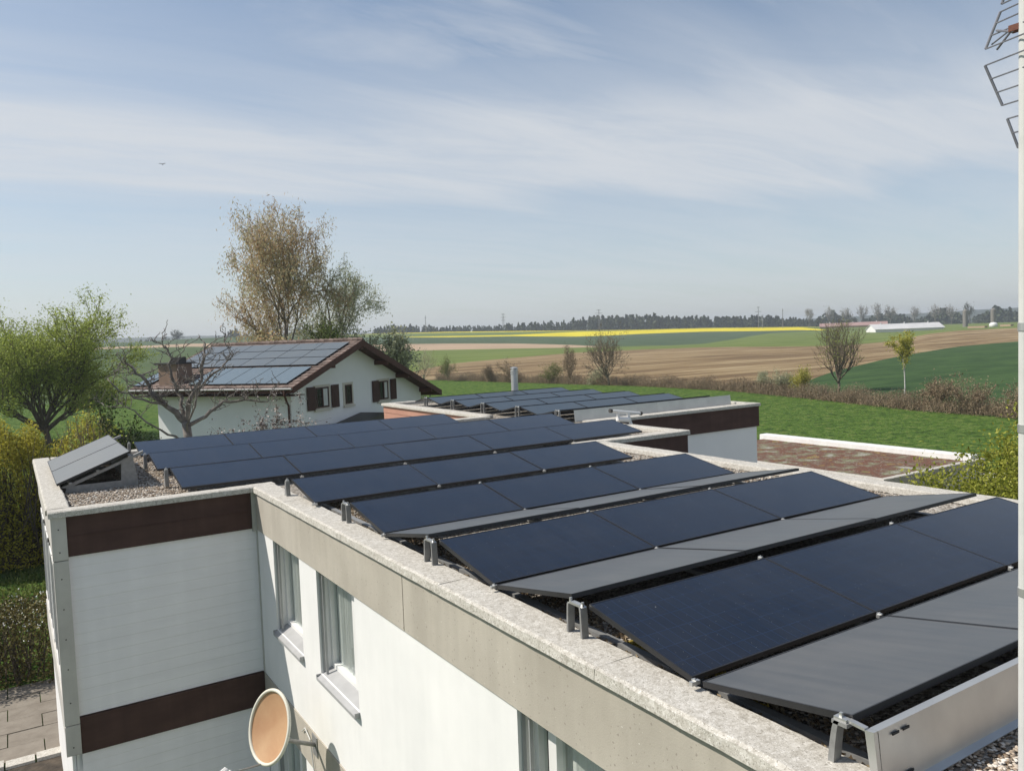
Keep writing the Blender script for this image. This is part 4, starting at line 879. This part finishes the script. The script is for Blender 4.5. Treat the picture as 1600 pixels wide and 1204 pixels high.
def tree(name, loc, sk, bark, leafm, nleaf, lsize, label, cat='tree', group=None, spread=.3, seed=1, min_lv=2, elong=1.6, droop=0, rot=0, twig_n=3, lowcut=0):
    t = empty(name, loc, rot, label=label, cat=cat, group=group); mb = MB()
    for P, r0, r1, lv in sk:
        n = len(P); rr = [r0+(r1-r0)*k/(n-1) for k in range(n)]
        mb.tube(P, rr, 9 if lv == 0 else (6 if lv == 1 else (4 if lv == 2 else twig_n)), False)
    mb.build('trunk', bark, t, smooth=True)
    if nleaf:
        rg = np.random.default_rng(seed); segs = []
        for P, r0, r1, lv in sk:
            if lv >= min_lv:
                for a, b in zip(P[:-1], P[1:]): segs.append((*a, *b))
        segs = np.array(segs); ln = np.linalg.norm(segs[:, 3:]-segs[:, :3], axis=1)+1e-6
        # clumps: weight segments unevenly
        wts = ln*rg.gamma(1.2, 1.0, len(segs)); idx = rg.choice(len(segs), nleaf, p=wts/wts.sum()); tt = rg.random(nleaf)[:, None]
        Pn = segs[idx, :3]*(1-tt)+segs[idx, 3:]*tt+rg.normal(size=(nleaf, 3))*spread*rg.random((nleaf, 1)); Pn[:, 2] -= abs(droop)*rg.random(nleaf)**2*spread*3
        if lowcut: Pn = Pn[Pn[:, 2] > lowcut]
        V, F = leaves_geo(Pn, lsize, rg, elong, droop=droop*2)
        np_mesh('crown', V, F, leafm, t)
    return t
# big spring tree, left
sk = fit(grow(11, 5, [17, 4, 4, 3, 3], [48, 26, 24, 28, 30], .80, curl=.22, up=.13, first=2.4, trunk_frac=.55), 13.5, 18.4, 17, tr=.26, minr=.015)
tree('spring_tree', (2.6, 80, GZ), sk, 'bark', 'leaf_spring', 120000, .088, 'large round tree just coming into light green leaf, left edge of the view', spread=.55, seed=3, min_lv=3, lowcut=2.6)
# birch clump behind the house
sk = fit(grow(23, 4, [10, 5, 4, 3], [36, 36, 34, 40], .62, curl=.35, up=.10, first=.95, trunk_frac=.12), 21.2, 11.4, 11, tr=.15, minr=.014)
tree('birch_tree', (21.2, 72, GZ), sk, 'bark_grey', 'leaf_birch', 30000, .07, 'tall birch with drooping russet and yellow-brown twigs, highest tree behind the gabled house', spread=.6, seed=5, droop=.8, elong=4.2, min_lv=2)
sk = fit(grow(37, 4, [9, 5, 4, 3], [34, 32, 34, 40], .66, curl=.3, up=.08, first=.95, trunk_frac=.15), 17.4, 12.5, 10, tr=.15, minr=.014)
tree('slender_tree', (26.2, 73.5, GZ), sk, 'bark_grey', 'leaf_grey', 19000, .07, 'thinner grey-green tree with sky showing through, right of the birch behind the house', spread=.5, seed=8, elong=3.2, droop=.5, min_lv=2)
sk = fit(grow(41, 3, [8, 5, 4], [45, 40, 40], .7, curl=.3, first=1.0, trunk_frac=.1), 10.2, 5.0, 5, tr=.2, minr=.02)
tree('leafy_tree', (23.6, 66, GZ), sk, 'bark', 'leaf_green', 12000, .11, 'low green leafy tree just above the ridge of the house roof', spread=.6, seed=9, min_lv=1)
sk = fit(grow(43, 3, [8, 5, 4], [50, 40, 40], .7, curl=.3, first=1.0, trunk_frac=.1), 9.2, 6.5, 6, tr=.2, minr=.02)
tree('leafy_tree', (29.5, 68, GZ), sk, 'bark', 'leaf_grey', 10000, .15, 'low dull grey-green tree above the right end of the house ridge', spread=.6, seed=10, min_lv=1)
sk = fit(grow(44, 3, [8, 5, 4], [50, 40, 40], .7, curl=.3, first=1.0, trunk_frac=.1), 9.0, 8.5, 6, tr=.2, minr=.02)
tree('copper_shrub', (18.5, 66, GZ), sk, 'bark', 'leaf_birch', 15000, .15, 'low orange-brown bush under the birch, behind the house ridge', cat='bush', spread=.6, seed=12, min_lv=1)
# pruned bare tree before the house: hand-laid limbs, image-right and depth axes
pt = empty('pruned_tree', (4.55, 26.3, GZ), R_(-10), label='bare heavily pruned old fruit tree with thick knobbly limbs in front of the gabled house', cat='tree')
M['bark_old'] = mat('old_bark', two((.085, .072, .062), (.22, .195, .175)), 8, rough=.95, bump=.4)
rr = random.Random(77); q = MB()
limbs = [([(0, 0, 0), (.02, 0, 3), (0, 0, 5.45)], .26, .23),
 ([(0, 0, 5.4), (-.45, .1, 5.95), (-.95, .2, 6.35), (-1.15, .1, 6.9), (-1.6, .3, 7.35)], .17, .05),
 ([(-.5, .1, 5.98), (-1.15, -.2, 6.2), (-1.75, -.1, 6.45), (-2.1, 0, 6.9)], .10, .035),
 ([(0, 0, 5.4), (.15, -.1, 6.1), (.5, -.1, 6.7), (.62, 0, 7.35), (.7, .1, 7.85)], .16, .04),
 ([(.2, -.1, 6.2), (.75, .2, 6.75), (1.2, .2, 7.1), (1.55, .3, 7.5)], .10, .03),
 ([(0, 0, 5.3), (.6, .1, 5.55), (1.15, .2, 5.95), (1.8, .1, 6.05), (2.5, .2, 5.9)], .12, .03),
 ([(-.02, 0, 5.5), (-.1, .3, 6.2), (-.35, .4, 6.8), (-.3, .3, 7.45), (-.45, .4, 7.8)], .12, .035),
 ([(0, 0, 4.9), (-.5, -.2, 5.1), (-1.1, -.3, 5.55), (-1.6, -.2, 6.05), (-2.2, -.2, 6.1)], .08, .02),
 ([(0, 0, 5.0), (.1, -.4, 5.5), (.35, -.7, 6.2), (.3, -.8, 6.9)], .09, .03)]
def branchlets(pts, r0, r1, depth):
    n = len(pts); fine = []
    for a, b in zip(pts[:-1], pts[1:]):
        for k in range(3): t = k/3; fine.append(Vector(a).lerp(Vector(b), t)+Vector([rr.gauss(0, .02+r0*.12) for _ in range(3)]))
    fine.append(Vector(pts[-1])); m_ = len(fine)
    q.tube(fine, [(r0+(r1-r0)*k/(m_-1))*rr.uniform(.88, 1.18) for k in range(m_)], 7 if r0 > .06 else 4, True)
    if depth == 0: return
    for k in range(2, m_):
        if fine[k].z < 5.6: continue
        if rr.random() < (.9 if depth == 2 else .6):
            d = Vector((rr.gauss(0, 1), rr.gauss(0, .8), rr.uniform(.0, 1.4))).normalized(); L = rr.uniform(.35, .95)*(1 if depth == 2 else .6)
            p0 = fine[k]; p1 = p0+d*L*.5+Vector((0, 0, .02)); p2 = p1+(d+Vector((rr.gauss(0, .5), rr.gauss(0, .5), .4))).normalized()*L*.5
            branchlets([p0, p1, p2], max(r0*.28, .014), .008, depth-1)
for i, (p, a, b) in enumerate(limbs): branchlets(p, a*.56, b*.6, 0 if i == 0 else 2)
q.build('trunk', 'bark_old', pt, smooth=True)
# blossom shrub, evergreen, second thin tree
def shrub(name, loc, H, W, n, ls, leafm, label, seed, D=None, cat='shrub', bark='bark', spread=.2, sc=.04, lv=3, ml=1, group=None, up=.1):
    sk = fit(grow(seed, lv, [9, 5, 4, 3], [48, 38, 36], .85, curl=.35, up=up, first=1.4, trunk_frac=.05), H, W, D or W, tr=sc, minr=.006)
    return tree(name, loc, sk, bark, leafm, n, ls, label, cat, group, spread, seed, ml)
shrub('blossom_shrub', (7.9, 27.5, GZ), 6.2, 6.0, 34000, .05, 'blossom', 'airy shrub with small dark buds and pale blossom against the white house wall', 51, lv=4, ml=2, spread=.16)
shrub('evergreen_shrub', (3.35, 30.2, GZ), 6.3, 2.2, 26000, .055, 'leaf_dark', 'dark green evergreen beside the left corner of the gabled house', 52, spread=.25, up=.5)
shrub('thin_tree', (2.2, 29, GZ), 6.4, 3.2, 900, .07, 'leaf_spring', 'thin straggly sapling between the evergreen and the big spring tree', 53, lv=4, ml=3, spread=.2)

def hedge(name, path, H, W, n, ls, leafm, label, seed, bark='bark', stems=0, ragged=.3, cat='hedge', tops=None, shell=.7):
    """a hedge along a path of (x, y): leaves through its volume, denser at the surface, stems inside"""
    t = empty(name, (path[0][0], path[0][1], GZ), label=label, cat=cat); rg = np.random.default_rng(seed); P = np.array(path, float); d = np.linalg.norm(np.diff(P, axis=0), axis=1); cum = np.concatenate([[0], np.cumsum(d)])
    def pos(s):
        x = np.interp(s, cum, P[:, 0]); y = np.interp(s, cum, P[:, 1]); e = .5
        dx = np.interp(s+e, cum, P[:, 0])-np.interp(s-e, cum, P[:, 0]); dy = np.interp(s+e, cum, P[:, 1])-np.interp(s-e, cum, P[:, 1]); l = np.hypot(dx, dy)+1e-6; return x, y, -dy/l, dx/l
    hn = lambda s: 1+ragged*(np.sin(s*.9+seed)*.35+np.sin(s*2.3+1.3*seed)*.35+np.sin(s*5.1)*.3)
    s = rg.random(n)*cum[-1]; x, y, nx, ny = pos(s)
    u = rg.random(n); side_ = rg.random(n) < shell; th = rg.random(n)*np.pi
    rad = np.where(side_, rg.uniform(.82, 1.06, n), np.sqrt(u)); 
    off = np.cos(th); hh_ = np.sin(th); k = np.maximum(abs(off), hh_)**.6; off = off/k*rad; hz_ = hh_/k*rad
    off *= W/2*(1+.15*np.sin(s*3.1)); z = np.clip(hz_, 0, 1.3)*H*hn(s)
    z = z*rg.uniform(.97, 1.05, n)
    Pn = np.stack([x+nx*off-path[0][0], y+ny*off-path[0][1], z], 1)+rg.normal(size=(n, 3))*.05
    V, F = leaves_geo(Pn, ls, rg); np_mesh('foliage', V, F, leafm, t)
    if stems:
        mb = MB(); rs = random.Random(seed)
        for _ in range(stems):
            s_ = rs.random()*cum[-1]; x_, y_, a, b = pos(np.array([s_])); o_ = rs.uniform(-.4, .4)*W; h_ = H*rs.uniform(.6, 1.08)*float(hn(s_))
            p0 = Vector((float(x_[0]+a[0]*o_)-path[0][0], float(y_[0]+b[0]*o_)-path[0][1], 0)); p2 = p0+Vector((rs.gauss(0, .18*H), rs.gauss(0, .18*H), h_))
            mb.tube([p0, p0.lerp(p2, .5)+Vector((rs.gauss(0, .06), rs.gauss(0, .06), 0)), p2], [.022*H**.5, .014*H**.5, .004], 3, False)
        mb.build('stems', bark, t)
    return t
hedge('tall_hedge', [(-7, 34.5), (-2, 34.6), (1.2, 34.8), (3.2, 36.5)], 4.5, 2.6, 90000, .06, 'leaf_hedge', 'tall ragged yellow-green hedge behind the left end of the wing', 3, stems=700, ragged=.28)
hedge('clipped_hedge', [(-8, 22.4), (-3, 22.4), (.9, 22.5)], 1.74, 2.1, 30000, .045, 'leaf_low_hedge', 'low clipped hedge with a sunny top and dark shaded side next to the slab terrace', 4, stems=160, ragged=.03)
def path_at(k0, a0, a1, dr, n=40):
    out = []
    for i in range(n):
        a = a0+(a1-a0)*i/(n-1); r = np.interp(a, A, TI[:, 0])+dr; out.append((r*math.sin(R_(a)), r*math.cos(R_(a))))
    return out
hedge('hedgerow', path_at(1, 27, 70, 1.2), 1.12, 3.0, 80000, .06, 'leaf_brown', 'long brown twiggy hedgerow between the grass strip and the fields', 6, bark='bark_dry', stems=12000, ragged=.75) if M.setdefault('bark_dry', mat('dry_twig', two((.20, .15, .10), (.38, .30, .20)), .4, rough=.95)) else None

def at(azd, r, z=GZ): return (r*math.sin(R_(azd)), r*math.cos(R_(azd)), z)
# trees and shrubs standing in the hedgerow
M['bark_dry2'] = mat('tan_bark', two((.10, .08, .055), (.22, .18, .13)), 3, rough=.95)
sk = fit(grow(61, 5, [10, 4, 4, 3, 3], [36, 30, 28, 30, 34], .78, curl=.3, up=.12, first=1.4, trunk_frac=.5), 9.6, 8.2, 7, tr=.16, minr=.014)
tree('bare_tree', (76.4, 94.05, GZ), sk, 'bark_dry2', 'leaf_brown', 1200, .12, 'vase-shaped bare tree in the hedgerow before the ploughed field', seed=61, spread=.3, min_lv=4)
sk = fit(grow(68, 5, [11, 4, 4, 3, 3], [34, 30, 28, 28, 30], .76, curl=.3, up=.14, first=1.35, trunk_frac=.35), 8.9, 8.4, 7, tr=.17, minr=.014)
tree('bare_tree', (81.7, 58.5, GZ), sk, 'bark_dry2', 'leaf_spring', 1500, .08, 'spreading nearly bare tree with greenish lower branches, left of the yellow-green sapling', seed=67, spread=.3, min_lv=3)
sk = fit(grow(71, 4, [10, 4, 3, 3], [26, 28, 30, 34], .5, curl=.25, up=.16, first=.8, trunk_frac=.42), 6.9, 2.9, 2.9, tr=.075, minr=.010)
tree('sapling', (79.1, 48.8, GZ), sk, 'bark_white', 'leaf_yellow', 6500, .085, 'slim yellow-green young tree with a white stem at the edge of the dark green field', seed=71, spread=.22, min_lv=2)
SH = [(27.6, 150, 5.0, 4.6, 'leaf_green', 'rounded green bush at the left end of the hedgerow, beside the house eave'),
      (25.9, 158, 6.5, 6.0, 'leaf_grey', 'loose greyish bush just right of the house roof edge'),
      (30.4, 143, 3.2, 3.2, 'leaf_brown', 'small brown bush in the hedgerow left of the flue'),
      (32.2, 138, 4.4, 5.5, 'leaf_brown', 'broad rust-tinged bush in the hedgerow left of the flue'),
      (35.1, 131, 3.9, 4.0, 'leaf_green', 'green bush behind the steel flue'),
      (36.3, 128, 6.8, 2.6, 'leaf_brown', 'tall thin bare sapling in the hedgerow right of the flue'),
      (38.3, 124, 3.0, 4.2, 'leaf_grey', 'low grey-green bush left of the vase-shaped bare tree'),
      (52.1, 95.5, 3.6, 2.6, 'leaf_yellow', 'yellow-green bush standing before the ploughed field'),
      (51.0, 98, 3.0, 3.4, 'leaf_grey', 'low grey bush left of the yellow-green bush'),
      (49.6, 103, 2.6, 2.8, 'leaf_grey', 'small olive bush at the ploughed field, farther left of the spreading bare tree'),
      (60.2, 79, 2.9, 3.2, 'leaf_brown', 'small brown bush right of the slim young tree'),
      (61.9, 77, 3.4, 4.6, 'leaf_brown', 'wide pale brown bush between the slim young tree and the mast'),
      (65.2, 73, 3.4, 4.6, 'leaf_brown', 'reddish brown bush by the mast at the right edge'),
      (67.8, 70, 3.0, 4.0, 'leaf_brown', 'brown bush hidden behind the mast')]
for i, (a, r, H, W, lm, lab) in enumerate(SH): shrub('hedge_bush', at(a, r), H, W, 4200, .075, lm, lab, 80+i, lv=3, ml=1, spread=.32, group='bushes along the hedgerow', bark='bark_dry', sc=.07)
# willow-like bush at the right
for i, (x, y, H, W, n, lab) in enumerate(((23.4, 10.9, 5.3, 5.6, 42000, 'large yellow-green bush in fresh leaf beside the mast'), (22.0, 11.9, 4.0, 3.4, 16000, 'smaller loose yellow-green bush in front of the garage wall'), (26.6, 11.2, 5.6, 5.6, 26000, 'rear part of the fresh green bushes near the white garage rim'))):
    shrub('leafy_bush', (x, y, GZ), H, W, n, .065, 'leaf_willow', lab, 120+i, lv=4, ml=1, spread=.35, group='yellow-green bushes by the garage', sc=.07)
# lawn flowers under the tall hedge and grass tufts
def tufts():
    rg = np.random.default_rng(9); n = 9000; x = rg.uniform(-5, 3, n); y = rg.uniform(23.8, 33.6, n)
    P = np.stack([x, y, np.full(n, GZ+.03)], 1); V, F = leaves_geo(P, .07, rg, elong=2.2, up=2.5); tag(np_mesh('grass_tufts', V, F, 'leaf_green'), 'grass growing on the small lawn between the two hedges', 'grass', kind='stuff')
    n = 900; x = rg.normal(-.4, 1.2, n); y = rg.normal(27.5, 1.0, n); P = np.stack([x, y, np.full(n, GZ+.10)], 1); V, F = leaves_geo(P, .06, rg, elong=1.0, up=0); tag(np_mesh('daisies', V, F, 'frame_white'), 'tiny white daisies in the lawn beside the wing', 'flowers', kind='stuff')
tufts()

# ================================================================ far away: forest, single trees, pylons, farm
def far_z(azd, r):
    j = TI[np.argmin(abs(A-azd))]; rs = j[0::2]; zs = j[1::2]; return float(np.interp(r, np.append(rs, 1700), np.append(zs, -14)))
def forest(name, a0, a1, r0, r1, n, hfun, label, mt, seed, con=.6):
    rg = np.random.default_rng(seed); VV = []; K = 70
    for i in range(n):
        a = rg.uniform(a0, a1); r = rg.uniform(r0, r1); H = hfun(a)*rg.uniform(.78, 1.12); bx, by, bz = at(a, r, far_z(a, r)-.5)
        t = rg.random(K)**.8; cone = rg.random() < con; wd = H*(.17 if cone else .30)
        prof = (1-t)**.8 if cone else np.sin(np.clip(t*.9+.12, 0, 1)*np.pi)**.6
        th = rg.random(K)*2*np.pi; rad = wd*prof*np.sqrt(rg.uniform(.3, 1, K)); P = np.stack([bx+rad*np.cos(th), by+rad*np.sin(th), bz+t*H], 1)
        VV.append(leaves_geo(P, H*.15, rg, elong=1.3)[0])
    V = np.concatenate(VV); o = np_mesh(name, V, np.arange(len(V)).reshape(-1, 4), mt); tag(o, label, 'forest', kind='stuff')
hf = lambda a: float(np.interp(a, [8, 14, 22, 24, 27, 30, 33, 36, 38, 41, 44, 50, 53, 60, 72], [3, 5, 11, 13, 10, 9, 10.5, 12, 17, 19, 15, 14, 10, 9, 9]))
forest('distant_forest', 22.5, 53.5, 960, 1080, 900, hf, 'continuous dark forest edge on the horizon behind the yellow rapeseed', 'leaf_far', 21, .65)
forest('distant_woods', 52.5, 73, 1000, 1250, 620, lambda a: 15+4*math.sin(a*2), 'hazy distant woods behind the farm buildings on the right', 'leaf_far', 22, .3)
forest('distant_copse', 12, 20, 900, 960, 60, lambda a: 9+3*math.sin(a*3), 'small distant copse on the hill left of the birch', 'leaf_far', 23, .3)
forest('distant_hedge_trees', 2, 11, 900, 1000, 26, lambda a: 6.5, 'low line of hedge trees on the far hill at the left', 'leaf_far', 24, .2)
for i, (a, r, H, W, lab) in enumerate(((9.6, 930, 15, 13, 'round tree on the skyline left of the gabled house'), (15.3, 900, 16, 9, 'dark skyline tree left of the birch'),
     (52.6, 880, 20, 13, 'bare crowned skyline tree, leftmost of the group above the farm'), (53.9, 880, 23, 12, 'tall pale skyline tree left of the farm roofs'), (54.9, 860, 20, 12, 'skyline tree second in the line above the red farm roof'),
     (55.9, 860, 22, 13, 'skyline tree with a flat top above the red farm roof'), (56.9, 850, 24, 14, 'tallest skyline tree above the end of the red farm roof'), (57.5, 850, 21, 14, 'paired skyline tree above the start of the white farm shed'),
     (58.9, 850, 19, 12, 'skyline tree above the left end of the white shed'), (60.1, 850, 20, 14, 'pale skyline tree above the middle of the white shed'), (61.0, 850, 19, 11, 'thin skyline tree above the white shed'), (62.0, 850, 21, 10, 'dark-topped pine standing above the right half of the white shed'))):
    rg = np.random.default_rng(300+i); z0 = far_z(a, r)
    sk = fit(grow(200+i, 3, [8, 4, 3], [34, 34, 36], .75, curl=.3, first=1.1, trunk_frac=.55), H, W, W, tr=.35, minr=.12)
    tree('skyline_tree', at(a, r, z0), sk, 'bark_far', 'leaf_far_bare' if i > 1 and i != 11 else 'leaf_far', 520 if i > 1 else 1500, .55, lab, seed=i, spread=1.6, min_lv=1 if i < 2 else 2) if M.setdefault('bark_far', mat('far_bark', two((.13, .12, .105), (.17, .16, .14)), 1)) else None
def pylon(a, r, H, arms, lab, lattice=True):
    t = empty('power_pylon', at(a, r, far_z(a, r)), R_(-a), label=lab, cat='pylon', group='power line masts on the horizon'); q = MB()
    if lattice:
        b = 1.3
        for sx in (-1, 1):
            for sy in (-1, 1): q.tube([(sx*b, sy*b, 0), (sx*.3, sy*.3, H)], .16, 4)
        n = 9
        for k in range(n):
            z0, z1 = H*k/n, H*(k+1)/n; w0, w1 = b+(.3-b)*k/n, b+(.3-b)*(k+1)/n
            for sy in (-1, 1): q.tube([(-w0, sy*w0, z0), (w1, sy*w1, z1)], .09, 3); q.tube([(w0, sy*w0, z0), (-w1, sy*w1, z1)], .09, 3)
    else: q.tube([(0, 0, 0), (0, 0, H)], [.42, .26], 8)
    q.build('mast', 'antenna_grey', t)
    q = MB()
    for z, wd in arms: q.tube([(-wd, 0, z), (0, 0, z+.5), (wd, 0, z)], .16, 4); q.tube([(-wd, 0, z), (wd, 0, z)], .14, 4)
    if arms: q.build('cross_arm', 'antenna_grey', t)
azp = lambda x, y: math.degrees(math.atan2(x, y))
pylon(azp(499, 808), 950, 21, [(20, 2.6), (16.5, 3.4), (13, 2.6)], 'lattice pylon with three short arms above the yellow field, left of centre')
pylon(azp(591, 743), 950, 24.5, [(23.5, 3.2), (20, 4.6), (16, 3.2)], 'large lattice pylon behind the trees near the middle of the skyline')
pylon(azp(397, 808), 900, 19, [(16.5, 1.2)], 'single pole mast on the skyline just right of the gabled house', False)
pylon(azp(668, 573), 880, 22, [(21.5, 1.6), (17, 3.2)], 'tall dark mast at the right end of the forest edge', False)
pylon(azp(670.5, 570), 880, 13.5, [(13, 1.5)], 'short pole right beside the tall dark mast', False)
pylon(azp(683.4, 554.4), 880, 20, [(18, .8)], 'slim mast among the bare skyline trees', False)
M['far_grey'] = mat('grey_silo', two((.16, .15, .13), (.22, .2, .18)), 1)
# farm sheds
M['red_roof'] = mat('faded_red_roof', two((.30, .19, .17), (.36, .23, .21)), .2)
M['shed_roof'] = mat('pale_shed_roof', two((.48, .48, .48), (.60, .59, .58)), .15)
def shed(name, p0, p1, zb, hw, hr, W, roof, wall, label):
    p0 = Vector((*p0, zb)); p1 = Vector((*p1, zb)); d = (p1-p0); L = d.length; a = math.atan2(d.y, d.x)
    t = empty(name, tuple(p0), a, label=label, cat='farm building'); q = MB(); q.box(0, L, 0, W, 0, hw); q.prism([(0, 0, hw), (0, W, hw), (0, W/2, hr-.1)], (L, 0, 0)); q.build('wall', wall, t)
    q = MB(); q.prism([(-.6, -.8, hw-.1), (-.6, W/2, hr), (-.6, W/2, hr+.25), (-.6, -.8, hw+.15)], (L+1.2, 0, 0)); q.prism([(-.6, W+.8, hw-.1), (-.6, W/2, hr), (-.6, W/2, hr+.25), (-.6, W+.8, hw+.15)], (L+1.2, 0, 0)); q.build('roof', roof, t)
    for k in range(3): q = MB(); q.tube([(L*(.15+.35*k), W/2, hr), (L*(.15+.35*k), W/2, hr+1.2)], .5, 8); q.build('ridge_vent', 'shed_roof', t)
def pt_at(x, y, off): v = Vector((x, y)); return tuple(v+v.normalized()*off)
shed('farm_shed', (518, 340.7), (557.5, 314.3), -3.7, 2.0, 5.6, 16, 'shed_roof', 'house_render', 'long low white-roofed farm shed on the crest of the field')
shed('farm_barn', (609, 454), (640, 410), 0.2, 1.4, 4.2, 14, 'red_roof', 'sand', 'long low barn with a faded red roof left of the white shed')
for i, (x, y) in enumerate(((592, 318), (601, 303))):
    t = empty('silo', (x, y, -2.5), label='%s of the two dark farm silos behind the right end of the white shed' % ['left', 'right'][i], cat='silo', group='farm silos'); q = MB(); q.tube([(0, 0, 0), (0, 0, 12)], 1.7, 14); q.build('drum', 'far_grey', t); q = MB(); q.tube([(0, 0, 12), (0, 0, 13.2)], [1.8, .3], 14); q.build('cap', 'far_grey', t) if M.get('far_grey') else None
t = empty('slurry_tank', (500, 252, -2.4), label='pale round tank with a low block at the far right of the field crest', cat='tank'); q = MB(); q.tube([(0, 0, 0), (0, 0, 2.2), (0, 0, 2.9), (0, 0, 3.2)], [2.2, 2.2, 1.5, .2], 16); q.build('drum', 'frame_white', t, smooth=True); q = MB(); q.box(-6, -2.6, 2, 12, 0, 1.2); q.box(1.5, 5, -9, -3, 0, 1.6); q.build('block', 'sand', t)
for i, (a, r, L) in enumerate(((65.2, 1100, 22), (66.3, 1120, 18), (67.2, 1140, 20))):
    x, y, z = at(a, r, 4); shed('far_house', (x, y), (x+L*.5, y-L), z, 4.5, 8, 9, 'red_roof', 'house_render', '%s distant pale house among the trees at the right edge' % ['leftmost', 'middle', 'rightmost'][i])
bd_ = empty('bird', (19.53, 118.4, 27.3), R_(60), label='tiny dark bird gliding high in the left part of the sky', cat='bird'); q = MB()
q.tube([(-.26, 0, 0), (-.12, 0, .01), (.05, 0, .0), (.2, 0, -.01), (.3, 0, 0)], [.01, .05, .06, .035, .01], 8)
for s in (-1, 1): q.prism([(-.08, s*.03, .03), (.08, s*.03, .03), (.03, s*.28, .12), (-.10, s*.5, .09), (-.12, s*.3, .11)], (0, 0, .012))
q.prism([(-.26, -.02, 0), (-.26, .02, 0), (-.4, .07, 0), (-.4, -.07, 0)], (0, 0, .01)); q.build('body', 'dark_metal', bd_, smooth=False)

# thin spring haze
HAZE = 0.0003
if HAZE:
    mt = bpy.data.materials.new('haze_air'); mt.use_nodes = True; t = mt.node_tree; t.nodes.clear(); v = N(t, 'ShaderNodeVolumePrincipled'); v.inputs['Color'].default_value = (.80, .86, .93, 1); v.inputs['Density'].default_value = HAZE; v.inputs['Anisotropy'].default_value = .2
    o = N(t, 'ShaderNodeOutputMaterial'); t.links.new(v.outputs[0], o.inputs['Volume']); M['haze_air'] = mt
    q = MB(); q.box(-4200, 4200, -900, 4200, -20, 62); h = q.build('haze', 'haze_air'); tag(h, kind='stuff')
